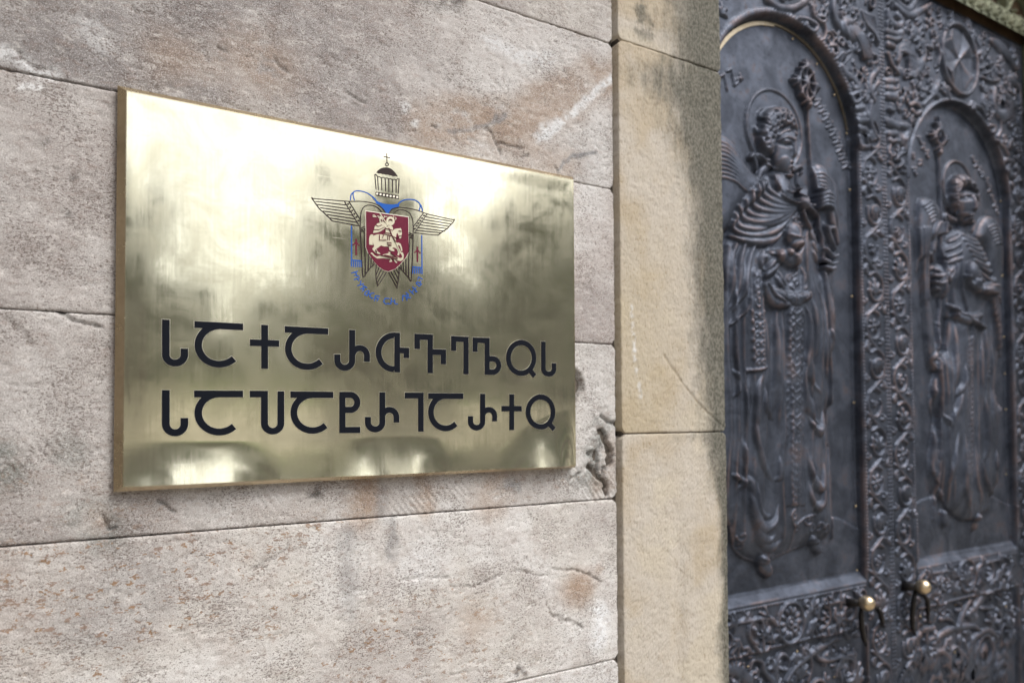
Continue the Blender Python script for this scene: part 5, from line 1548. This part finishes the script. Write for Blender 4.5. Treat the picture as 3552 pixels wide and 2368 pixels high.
for k in range(6): R.stroke(D9([(130+k*12,560+k*30),(190+k*10,520+k*34),(250+k*5,570+k*36),(275,680+k*30)]), .0036, .0042, wl_, only=[wl_])
for k in range(4): R.stroke(D9([(110+k*22,760),(120+k*22,1000),(140+k*20,1400)]), .004, .005, wl_, only=[wl_])
for k in range(6): R.stroke(D9([(700+k*14,760+k*30),(770+k*10,740+k*32),(820+k*5,820+k*36),(835,950+k*40)]), .0036, .0042, wr, only=[wr])
ha = R.lab('halo', an); hc = one(D9, 480, 400); hr = .092
R.blob(hc, hr, hr*1.02, .004, ha, p=.12)
t = np.linspace(0, 2*math.pi, 48); R.stroke(np.stack([hc[0]+hr*np.cos(t), hc[1]+hr*1.02*np.sin(t)], -1), .0065, .010, ha, False)
R.commit()
rb = an
R.B[:] = np.where(R.L == gm, .002, R.B)
R.poly(np.vstack([D9([(470,760),(400,820),(340,880),(310,980),(300,1080),(230,1130),(200,1180),(215,1280),(280,1380),(350,1400)]), D8([(560,150),(560,300),(540,450),(500,500),(500,560),(480,650),(500,780),(480,900),(475,1050),(510,1170),(550,1240),(620,1290),(700,1290),(750,1240),(760,1160),(800,1100),(790,950),(800,850),(810,740),(770,640),(800,480),(790,200)]),
                  D9([(800,1420),(770,1260),(740,1150),(700,1000),(650,900),(600,820),(560,780)])]), .032, .11, rb, False)
m = (R.L == rb) & (R.Z < .40)
rip = np.abs(vnoise((R.X+.012*vnoise(R.Z*5, R.Z*0, 6))*40, R.Z*1.6, 19)*2-1)
R.H[m] += (.0115*(1-rip)**1.5*smooth01(.40, .28, R.Z))[m]
R.stroke(D9([(520,740),(520,830)]), [.026,.030], .017, rb)
R.commit()
for L_ in ([(480,820),(520,865),(570,880),(610,870)], [(485,870),(540,910),(600,915),(640,895)], [(500,915),(570,960),(630,960),(665,940)], [(515,960),(590,1010),(650,1010),(690,985)], [(540,1010),(620,1055),(680,1050),(700,1030)], [(560,1060),(640,1110),(700,1120),(725,1100)],
           [(590,1100),(670,1160),(735,1160)], [(590,1160),(660,1220),(720,1250),(768,1240)], [(570,1170),(640,1270),(700,1290)]):
    R.stroke(D9(L_), [.008,.0115,.0135,.011], [.006,.012,.014,.010], rb, prof='soft')
for L_ in ([(330,960),(390,940),(450,890)], [(318,1030),(380,1010),(440,975)], [(320,1085),(380,1060),(440,1040)], [(360,880),(410,860),(450,830)], [(440,900),(440,1100),(450,1300),(480,1500)], [(405,1100),(395,1300),(400,1560)], [(370,1150),(365,1350),(370,1560)], [(470,1230),(440,1180)], [(320,1110),(340,1160),(370,1120)], [(330,1180),(345,1240),(370,1180)]):
    R.stroke(D9(L_), [.006,.009,.006], .011, rb)
for L_, w_, h_ in (([(575,320),(568,500),(552,670)], [.008,.009,.010], .012), ([(602,520),(592,620),(555,678)], [.006,.008,.010], .013), ([(590,640),(560,760),(545,828)], [.007,.009,.012], .014), ([(515,760),(545,825)], [.005,.008], .010), ([(575,860),(550,1000),(525,1120)], [.006,.009,.008], .010),
                   ([(690,380),(686,560),(692,760)], [.006,.008,.010], .012), ([(700,640),(715,900),(700,1000)], [.006,.009,.010], .012), ([(600,860),(600,1050),(610,1150),(650,1270)], [.007,.009,.013,.010], .012), ([(660,900),(665,1100),(700,1250)], [.006,.008,.009], .009),
                   ([(740,420),(755,660),(745,820)], [.006,.009,.008], .010), ([(690,980),(710,1090),(740,1140),(790,1175)], [.007,.009,.011,.008], .013), ([(765,640),(800,720),(790,880)], [.007,.009,.006], .011), ([(780,900),(770,1000),(785,1080)], .007, .009), ([(640,380),(640,700),(640,1100)], .004, .006), ([(610,400),(612,700),(612,850)], .004, .006),
                   ([(500,300),(520,340),(500,450),(470,500),(500,545)], [.007,.009,.006], .010), ([(500,560),(480,700),(495,785)], .006, .010), ([(485,880),(478,1040),(500,1140),(550,1240)], [.006,.007,.008], .011), ([(700,320),(710,500),(705,560)], .005, .008)):
    w_ = [x*1.5 for x in (w_ if hasattr(w_, '__len__') else [w_, w_])]
    R.stroke(D8(L_), [w_[0]*.4, w_[0]] + w_[1:] + [w_[-1]*.4], [h_*.1, h_*.8, h_, h_, h_*.7, h_*.1], rb, prof='soft')
bn = R.lab('embroidered_band', an); R.commit()
for y in range(400, 1060, 26):
    for sg in (-1, 1): R.curl(one(D8, 632+sg*12, y), .009, 90, .9, .0034, .004, bn, sg)
    R.blob(one(D8, 722+ (y-400)*.0, min(y, 590)), .005, .005, .004, bn)
R.commit()
R.stroke(D8([(575,280),(620,300),(680,280)]), [.014,.018,.012], .015, rb); R.stroke(D8([(600,270),(640,310),(690,340)]), [.006,.010,.010], .020, rb)
R.stroke(D8([(560,230),(590,270),(640,290)]), .008, .018, rb)
sv = R.lab('sleeve', an)
R.stroke(D8([(690,165),(750,175),(775,260),(790,400),(800,490)]), [.022,.030,.026,.018,.006], .016, sv)
for k in range(5): R.stroke(D8([(700+k*10,170),(735+k*11,190),(750+k*10,300),(765+k*9,440)]), .0042, .021, sv)
R.commit()
ob = R.lab('orb', an); R.blob(one(D9, 515, 1172), .033, .040, .028, ob)
hd = R.lab('hand', an, 'hand under the orb')
R.stroke(D9([(455,1215),(490,1275),(550,1310),(620,1330),(700,1320)]), [.009,.013,.018,.022,.024], .024, hd)
for k in range(3): R.stroke(D9([(520+k*22,1295),(512+k*20,1265),(520+k*18,1240)]), .006, .030, hd)
sf = R.lab('staff', an)
R.B[:] = np.where(R.L > 0, np.minimum(R.B, .022), R.B)
R.stroke(np.vstack([D9([(300,110),(312,400),(322,700),(315,1000),(312,1500)]), D8([(512,350),(508,700),(498,1000),(490,1285)])]), [.0054,.0054,.0054,.0045], .013, sf, False)
sh = R.lab('staff_head', an)
c = one(D7, 570, 745); t = np.linspace(0, 2*math.pi, 24)
R.stroke(np.stack([c[0]+.026*np.cos(t), c[1]+.026*np.sin(t)], -1), .0065, .020, sh, False)
for a in (0, 90, 180, 270): R.fan((c[0]+.026*math.cos(math.radians(a)), c[1]+.026*math.sin(math.radians(a))), a, .028, 3, 90, .0065, .021, sh)
R.stroke([(c[0], c[1]), (c[0], c[1]+.068)], [.005,.006], .019, sh); R.stroke([(c[0]-.022, c[1]+.045), (c[0]+.022, c[1]+.045)], .005, .019, sh); R.blob(one(D7, 572, 830), .012, .013, .022, sh)
R.commit()
h2 = R.lab('hand', an, 'raised hand gripping the staff')
R.stroke(D9([(232,960),(240,880),(238,820),(265,765)]), [.016,.018,.022,.024], .022, h2)
for k in range(4): R.stroke(D9([(262,735+k*26),(300,722+k*26),(335,728+k*26)]), [.009,.009,.007], .022, h2)
for L_ in ([(205,1000),(215,990),(235,1060)], [(205,1130),(235,1120),(270,1180)], [(215,1190),(260,1200),(290,1180)], [(225,1250),(260,1270),(290,1250)], [(240,1310),(270,1330)]): R.stroke(D9(L_), [.008,.010,.006], .018, sv)
for x, y in ((540,1295),(685,1315)): R.stroke(D8([(x-5,y-40),(x,y)]), [.014,.018], .018, R.lab('foot', an))
R.commit(); R.B[:] = np.where(R.L == ha, np.minimum(R.B, .005), R.B)
R.B[:] = np.where((R.Z > one(D9, 525, 760)[1]) & (np.abs(R.X-one(D9, 525, 600)[0]) < .08), np.minimum(R.B, .006), R.B)
hr_ = R.lab('hair', an)
R.poly(D9([(372,440),(378,350),(410,300),(460,270),(520,300),(565,350),(600,420),(615,500),(600,560),(570,480),(520,420),(470,415),(440,450),(430,540),(440,620),(410,600),(380,520)]), .036, .045, hr_)
hb = R.lab('face', an)
R.poly(D9([(440,500),(455,440),(510,410),(570,430),(602,490),(606,560),(596,630),(570,700),(545,745),(500,745),(470,700),(448,620)]), .042, .06, hb)
R.commit()
q = random.Random(5)
for x, y in ((400,340),(430,310),(470,295),(510,320),(450,345),(490,350),(545,360),(560,400),(590,430),(420,390),(530,395),(400,430),(395,480),(605,500),(410,540),(470,385)): R.curl(one(D9, x, y), .0125, q.uniform(0, 360), .9, .006, .010, hr_, 1, .3)
R.stroke(D9([(455,478),(480,465),(508,475)]), .0036, .006, hb); R.stroke(D9([(535,480),(560,470),(585,485)]), .0036, .006, hb)
R.groove(D9([(458,505),(500,505)]), .009, .007); R.groove(D9([(540,510),(582,510)]), .009, .007)
R.commit()
R.blob(one(D9, 480, 506), .0072, .0055, .005, hb); R.blob(one(D9, 560, 510), .0072, .0055, .005, hb)
R.stroke(D9([(520,480),(525,560),(527,600)]), [.0045,.006,.0095], [.006,.009,.013], hb); R.blob(one(D9, 527, 605), .011, .008, .013, hb)
R.stroke(D9([(500,665),(527,660),(552,668)]), [.003,.0046,.003], .006, hb); R.stroke(D9([(505,685),(528,690),(550,685)]), [.003,.005,.003], .006, hb); R.groove(D9([(500,675),(552,677)]), .003, .004)
R.blob(one(D9, 525, 718), .014, .010, .004, hb, p=1)
rbn = R.lab('hair_ribbon', an)
R.stroke(D9([(440,690),(390,670),(345,640),(350,700),(400,760)]), [.010,.013,.011,.010,.008], .018, rbn); R.stroke(D9([(590,700),(620,710),(600,790)]), [.008,.009,.006], .015, rbn)
R.B[:] = R.H
def rg_(c, path, n, sz):
    p = spl(c(path), 20); 
    out = []
    for k in range(n):
        x, z = p[int(k*(len(p)-1)/(n-1))]; s = sz*(.8+.3*((k*7) % 3)/2)
        lb = R.lab('inscription_letter')
        R.stroke([(x-s, z+s*.6), (x+s*.8, z+s), (x-s*.3, z-s*.2)], .0042, .008, lb, False)
        R.stroke([(x-s*.9, z-s*.8), (x+s*.9, z-s*.3)] if k % 2 else [(x-s*.2, z-s*.2), (x+s*.4, z-s*1.1), (x+s, z-s*.6)], .0042, .008, lb, False)
rg_(D7, [(765,860),(800,920),(840,980),(870,1070),(893,1140)], 9, .012)
rg_(D7, [(475,750),(495,790),(515,830)], 3, .011); rg_(D7, [(440,840),(480,880),(450,925)], 3, .011)
root2 = tag(empty('bronze_door_leaf', ((XR+XS)/2, .17, EYE-1.58)), 'dark bronze door leaf at the right edge, oval cross medallion above its figure', 'door', 'pair of relief door leaves')
finish_leaf(RR, root2, .17+REC, XS+.001, XR)
rp8 = crop(2900, 900, 1.425, DP-.004); rp7 = crop(2900, 0, 1.568, DP-.004)
for c, x, y in ((rp7,905,1098),(rp7,920,1500),(rp8,840,385),(rp8,842,565),(rp8,845,740),(rp8,840,1060),(rp8,836,85)):
    p = one(c, x, y); rivet((min(p[0], rcx+rrad-.009), .17+REC-.004, p[1]+EYE), root2)
for x, y in ((1180,715),(1390,650),(980,790),(1545,590),(1050,1150),(1380,1210),(1563,1155),(1740,1440),(1960,1340),(1975,680)):
    p = one(crop(2900, 1900, 3.35, D_DOOR+.01), x, y); rivet((p[0], .17+.010, p[1]+EYE), root2)

# door pulls: a brass ball over a pair of curved black iron legs
def pull(px, py, lab, legs):
    yk = D_DOOR-.052
    c = at(px, py, yk)
    x, z = float(c[0]), float(c[1])+EYE
    y = yk - D_WALL
    r = tag(empty('door_pull', (x, .17, z)), lab, 'door pull', 'ball pulls on the bronze door')
    sphere('ball_knob', (x, y, z), .0215, MAT_KNOB, r, 14)
    tube('shank', [(x-.004, y+.012, z-.002), (x-.010, .155, z-.006), (x-.012, .175, z-.008)], [.009, .012, .016], MAT_IRON, r)
    for L_ in legs:
        P_ = []
        for i, (a, b, dy) in enumerate(L_):
            q_ = at(2900+a/3.35, 1900+b/3.35, D_DOOR-dy); P_.append((float(q_[0]), D_DOOR-dy-D_WALL, float(q_[1])+EYE))
        tube('curved_leg', P_, [.006]+[.0075]*(len(P_)-2)+[.004], MAT_IRON, r)
    return r
pull(2900+357/3.35, 1900+638/3.35, 'brass ball door pull on the nearer leaf, left of the seam', [[(300,690,.03),(292,800,.026),(300,930,.022),(325,1050,.016),(350,1130,.004)], [(490,690,.024),(520,760,.024),(535,840,.02),(550,905,.005)], [(330,700,.03),(430,672,.028),(490,690,.024)]])
pull(2900+1010/3.35, 1900+448/3.35, 'brass ball door pull on the far leaf, right of the seam', [[(930,480,.03),(900,620,.026),(885,780,.022),(890,900,.016),(915,1010,.004)], [(1010,520,.03),(1060,600,.026),(1070,720,.022),(1065,850,.005)], [(960,500,.03),(985,510,.03),(1012,522,.03)]])

# ---------------------------------------------------------------- green bronze surround over the doors
tr = tag(empty('door_transom', (2.1, .17, EYE+1.37)), 'greenish bronze openwork transom with vines over the dark doors', 'transom')
RT = Relief(1.19, 2.972, np.arange(1.3665, 1.665, .0035), .0042); R = RT
R.H[:] = .002
bnd = R.lab('border_band'); R.H[R.Z < 1.432] = .034; R.L[R.Z < 1.432] = bnd
k = (R.Z > 1.60); R.H[k] = .034; R.L[k] = bnd
R.commit(); R.freeze_base()
DT = crop(3200, 0, 3.92, D_DOOR-.045)
X_, Z_ = R.X, R.Z
w_ = (slice(None), slice(None))
kk = np.clip(1-((Z_-1.371)/.006)**2, 0, 1); R.put(w_, .012*np.sqrt(kk), bnd, kk > .05)
kk = np.clip(1-((Z_-1.428)/.006)**2, 0, 1); R.put(w_, .012*np.sqrt(kk), bnd, kk > .05)
for i in range(34):
    x = 1.21+i*.052; lb = R.lab('band_leaf')
    R.fan((x, 1.385), 40, .044, 4, 70, .0065, .012, lb, .5); R.blob((x+.036, 1.414), .010, .008, .011, lb)
for i in range(9):
    x = 1.30+i*.20; lb = R.lab('vine_scroll')
    R.stroke([(x-.11, 1.44), (x-.06, 1.50), (x, 1.53), (x+.06, 1.50), (x+.10, 1.44)], [.016,.014,.012,.014,.016], .040, lb)
    acanthus(R, (x+.03, 1.565), .04, 200, 1, lb, .040); R.grapes((x-.04, 1.56), .026, .034, R.lab('grape_cluster'), 9, i)
mats = {'*': MAT_GREEN, 0: MAT_BROWNP}
RT.build(tr, .17, mats, 12)
box('back_plate', (1.19, .175, EYE+1.3665), (2.972, .24, EYE+1.665), MAT_BROWNP, tr)
box('side_stile', (2.943, .135, EYE-1.6), (2.9705, .24, EYE+1.3655), MAT_GREEN, tr)

# ---------------------------------------------------------------- the forecourt the plaque and the bronze look out on
def ground_mat(name, c1, c2, sc, rough=0.9, bmp=.004):
    m, nt, N, L, P = nodes(name)
    v = coords(nt); a = noise(nt, v, sc, 6, 0.65); b = noise(nt, v, sc*.13, 4, 0.6)
    c = mixc(nt, ramp(nt, a, 0.35, 0.65), c1, c2); c = mixc(nt, ramp(nt, b, 0.4, 0.65, 0, .45), c, tuple(x*.6 for x in c1))
    L.new(c, P.inputs['Base Color']); P.inputs['Roughness'].default_value = rough
    bump(nt, P, a, .5, bmp)
    return m
MAT_PAVE = ground_mat('pale_paving_stone', (.30,.265,.22), (.40,.36,.30), 6)
MAT_GRASS = ground_mat('lawn_grass', (.10,.16,.035), (.20,.25,.07), 9)
MAT_SOIL = ground_mat('ground_earth', (.13,.11,.08), (.19,.165,.12), 3)
MAT_BARK = simple('tree_bark', (.11,.085,.06), .9, 0, 30, .4, .01)
def leafmat(name, a, b):
    m, nt, N, L, P = nodes(name)
    v = coords(nt); c = mixc(nt, ramp(nt, noise(nt, v, 3.0, 4, .7), .35, .65), a, b)
    L.new(c, P.inputs['Base Color']); P.inputs['Roughness'].default_value = .6
    return m
LEAF = [leafmat('dark_leaves', (.040,.075,.022), (.095,.150,.040)), leafmat('olive_leaves', (.085,.13,.035), (.17,.22,.065)), leafmat('autumn_leaves', (.16,.13,.05), (.26,.22,.09))]
def sheet(name, x0, x1, y0, y1, z, mat, n=1):
    xs = np.linspace(x0, x1, n+1); ys = np.linspace(y0, y1, n+1); X, Y = np.meshgrid(xs, ys)
    idx = np.arange((n+1)**2).reshape(n+1, n+1)
    F = np.stack([idx[:-1,:-1], idx[:-1,1:], idx[1:,1:], idx[1:,:-1]], -1).reshape(-1, 4)
    return tag(mesh_obj(name, np.stack([X.ravel(), Y.ravel(), np.full(X.size, z)], -1), F, mat, None, False), kind='structure')
sheet('ground', -600, 600, -700, 500, -.004, MAT_SOIL)
pv = tag(empty('paving', (2, -8, 0)), kind='structure')
r_ = random.Random(3)
slab = None
for i in range(14):
    for j in range(20):
        x0, y0 = -4 + i*1.0, -.02 - j*1.05
        if slab is None:
            slab = box('paving_slab', (0, 0, 0), (.985, 1.035, .03), MAT_PAVE, pv, .006)
            slab.matrix_parent_inverse = Matrix.Identity(4); o = slab
        else:
            o = slab.copy(); COL.objects.link(o); o.parent = pv
        o.location = (x0-pv.location.x, y0-1.035-pv.location.y, -.027+r_.uniform(-.002, .002))

def tree(name, label, x, y, h, cr, n, leaf, seed, base=.35, lean=0.0, size=.16, lobes=12):
    q = random.Random(seed)
    root = tag(empty(name, (x, y, 0)), label, 'tree', 'trees mirrored in the plaque')
    tr_ = [(x, y, -.05), (x+lean*.3, y, h*.25), (x+lean*.7, y+.05, h*.5), (x+lean, y, h*.8)]
    tube('trunk', tr_, [h*.032, h*.026, h*.018, h*.006], MAT_BARK, root, 9)
    cs = []
    for k in range(lobes):
        a = q.random()*6.283; zz_ = h*(base+(1-base)*(.12+.80*q.random())); rr = cr*(.25+.75*q.random())*math.sin(math.pi*min(.95, max(.12, (zz_/h-base)/(1-base)*.8+.15)))
        c = (x+lean+rr*math.cos(a), y+rr*math.sin(a), zz_); cs.append((c, cr*q.uniform(.22, .42)))
        tube('limb', [(x+lean*.6, y, h*(base*.7+.25*q.random()*.6)), ((x+lean+c[0])/2, (y+c[1])/2, c[2]*.85), c], [h*.011, h*.007, h*.002], MAT_BARK, root, 5)
    V, F = [], []
    for k in range(n):
        c, r = cs[q.randrange(len(cs))]
        d = Vector((q.gauss(0, 1), q.gauss(0, 1), q.gauss(0, 1))).normalized()*r*q.random()**.4
        p = Vector(c)+Vector((d.x, d.y, d.z*.75))
        u = Vector((q.gauss(0, 1), q.gauss(0, 1), q.gauss(0, 1))).normalized(); w = u.cross(Vector((q.gauss(0, 1), q.gauss(0, 1), q.gauss(0, 1)))).normalized()
        s = size*q.uniform(.6, 1.3); b = len(V)
        V += [p-u*s, p-w*s*.5, p+u*s, p+w*s*.5]; F.append((b, b+1, b+2, b+3))
    mesh_obj('crown', [tuple(v) for v in V], np.array(F), LEAF[leaf], root, False)
def ang(az, R_): a = math.radians(az); return R_*math.sin(a), -D_WALL-R_*math.cos(a)   # about the eye, mirrored later by the plate
# direction the plate mirrors: azimuth from the wall's normal towards +x
TREES = [(1.6, 11, 5.9, 1.35, 0, 11000, 'slim dark evergreen at the left end of the reflection'), (-3.5, 14, 6.6, 1.7, 0, 5000, 'bushy dark evergreen left of the slim one'),
         (22.5, 17, 9.4, 1.5, 1, 5200, 'tall thin-leaved olive tree behind the crest in the reflection'), (19.5, 16, 8.3, 1.35, 1, 4200, 'loose olive tree left of the thin-leaved one'),
         (26.0, 19, 6.4, 1.2, 0, 4200, 'dark tree just left of the bright gap'), (34.2, 16, 7.8, 1.35, 0, 7500, 'broad dark tree right of the bright gap'), (38.5, 18, 8.5, 2.0, 1, 5200, 'wide olive tree at the right end of the reflection'),
         (47, 17, 7.5, 2.2, 0, 4500, 'dark tree opposite the door'), (57, 20, 8.5, 2.6, 1, 4500, 'olive tree far to the right of the door'), (-16, 21, 8, 2.8, 1, 4000, 'olive tree beyond the left of the plaque'), (68, 24, 9, 3, 0, 4000, 'dark tree at the far right of the forecourt')]
q = random.Random(9)
ORD = 'first second third fourth fifth sixth seventh eighth ninth tenth eleventh twelfth thirteenth fourteenth fifteenth sixteenth seventeenth eighteenth nineteenth twentieth twenty-first twenty-second'.split()
for k in range(22):
    az = -12 + k*4.1
    TREES.append((az, 27+q.uniform(-2, 3), (7.3 if 4 < az < 30 else 8.0)+q.uniform(-.8, .5), 2.3, (0, 1, 0, 2, 1)[k % 5], 3600, ('dark', 'olive', 'deep green', 'yellowing', 'grey-green')[k % 5] + ' tree, ' + ORD[k] + ' from the left along the back row on the grass bank'))
for k, (az, R_, h, cr, lf, n, lab) in enumerate(TREES):
    x, y = ang(az, R_)
    tree('leafy_tree', lab, x, y, h, cr, n, lf, 100+k, base=.12 if k > 10 else .22, lean=.25*((k % 3)-1), size=.17, lobes=18)
# thin bare branches of a nearer tree crossing the bright sky
x, y = ang(2.0, 9)
bt = tag(empty('bare_tree', (x, y, 0)), 'nearly bare young tree whose thin branches cross the bright sky in the plaque', 'tree')
tube('trunk', [(x-1.2, y, -.05), (x-1.0, y, 1.5), (x-.7, y, 3.0), (x-.3, y, 4.6)], [.09, .07, .05, .02], MAT_BARK, bt, 8)
for P_, r0 in (([(x-1.0, y, 1.7), (x-.2, y, 2.35), (x+.5, y+.1, 2.75)], .045), ([(x-.8, y, 2.6), (x+.4, y, 3.6), (x+1.2, y, 4.9)], .030), ([(x+.3, y, 3.4), (x+1.2, y, 3.3), (x+2.0, y, 2.9)], .02), ([(x+.9, y, 4.4), (x+1.2, y, 3.6), (x+1.25, y, 2.7)], .022)):
    tube('limb', P_, [r0, r0*.7, r0*.3], MAT_BARK, bt, 6)
# a bank rises beyond the forecourt: pale gravel below, lawn above
def bank(name, prof, mat):
    xs = np.linspace(-70, 90, 41); V = [(x, y, z+.12*math.sin(x*.4+y)) for y, z in prof for x in xs]; n = len(xs)
    F = np.array([(j*n+i+1, j*n+i, (j+1)*n+i, (j+1)*n+i+1) for j in range(len(prof)-1) for i in range(n-1)])
    return tag(mesh_obj(name, V, F, mat, None, True), kind='structure')
bank('gravel_path', [(-9.5, -.25), (-12, .30), (-15, 1.0), (-18, 1.62), (-20.5, 2.05)], ground_mat('pale_gravel', (.42,.385,.31), (.54,.50,.41), 5))
bank('grass_bank', [(-20.3, 2.02), (-22.5, 2.40), (-25, 2.75), (-40, 2.9), (-120, 3.0)], MAT_GRASS)
# shrubs along the top of the bank
q = random.Random(77); V, F = [], []
for k in range(26000):
    x = q.uniform(-14, 34); yy = -1.1-23-q.uniform(.2, 1.6); z = 2.3 + q.uniform(.05, 1)**.8*(.9+.5*math.sin(x*.7)+.3*math.sin(x*1.9+1)) 
    p = Vector((x, yy, z)); u = Vector((q.gauss(0, 1), q.gauss(0, 1), q.gauss(0, 1))).normalized(); w = u.cross(Vector((q.gauss(0, 1), q.gauss(0, 1), q.gauss(0, 1)))).normalized(); s = q.uniform(.10, .2); b = len(V)
    V += [p-u*s, p-w*s*.6, p+u*s, p+w*s*.6]; F.append((b, b+1, b+2, b+3))
hd_ = mesh_obj('shrubbery', [tuple(v) for v in V], np.array(F), leafmat('pale_leaves', (.15,.19,.06), (.26,.29,.11)), None, False)
tag(hd_, 'loose pale green shrubbery along the grass bank, seen only mirrored in the plaque', 'shrubs', kind='stuff')
# added block outside the view, placed to shade the left part of the wall
bt = tag(empty('stone_buttress', (-.8, -.9, 0)), 'projecting stone buttress left of the picture that shades the wall', 'buttress')
for i in range(9):
    box('stone_block', (-1.35, -1.75, i*.52+.002), (-.27, -.006, (i+1)*.52-.002), simple('buttress_stone', (.24,.21,.19), .85, 0, 12, .2, .003) if i == 0 else bpy.data.materials['buttress_stone'], bt, .008)  # courses of the added shading block
# roof eave above
ev = tag(empty('roof_eave', (1, -.2, EYE+2.62)), 'stone cornice under the roof edge, above the picture', 'cornice')
box('cornice_block', (-3.6, -.30, EYE+2.62), (5.6, .35, EYE+2.80), bpy.data.materials['buttress_stone'], ev, .01)
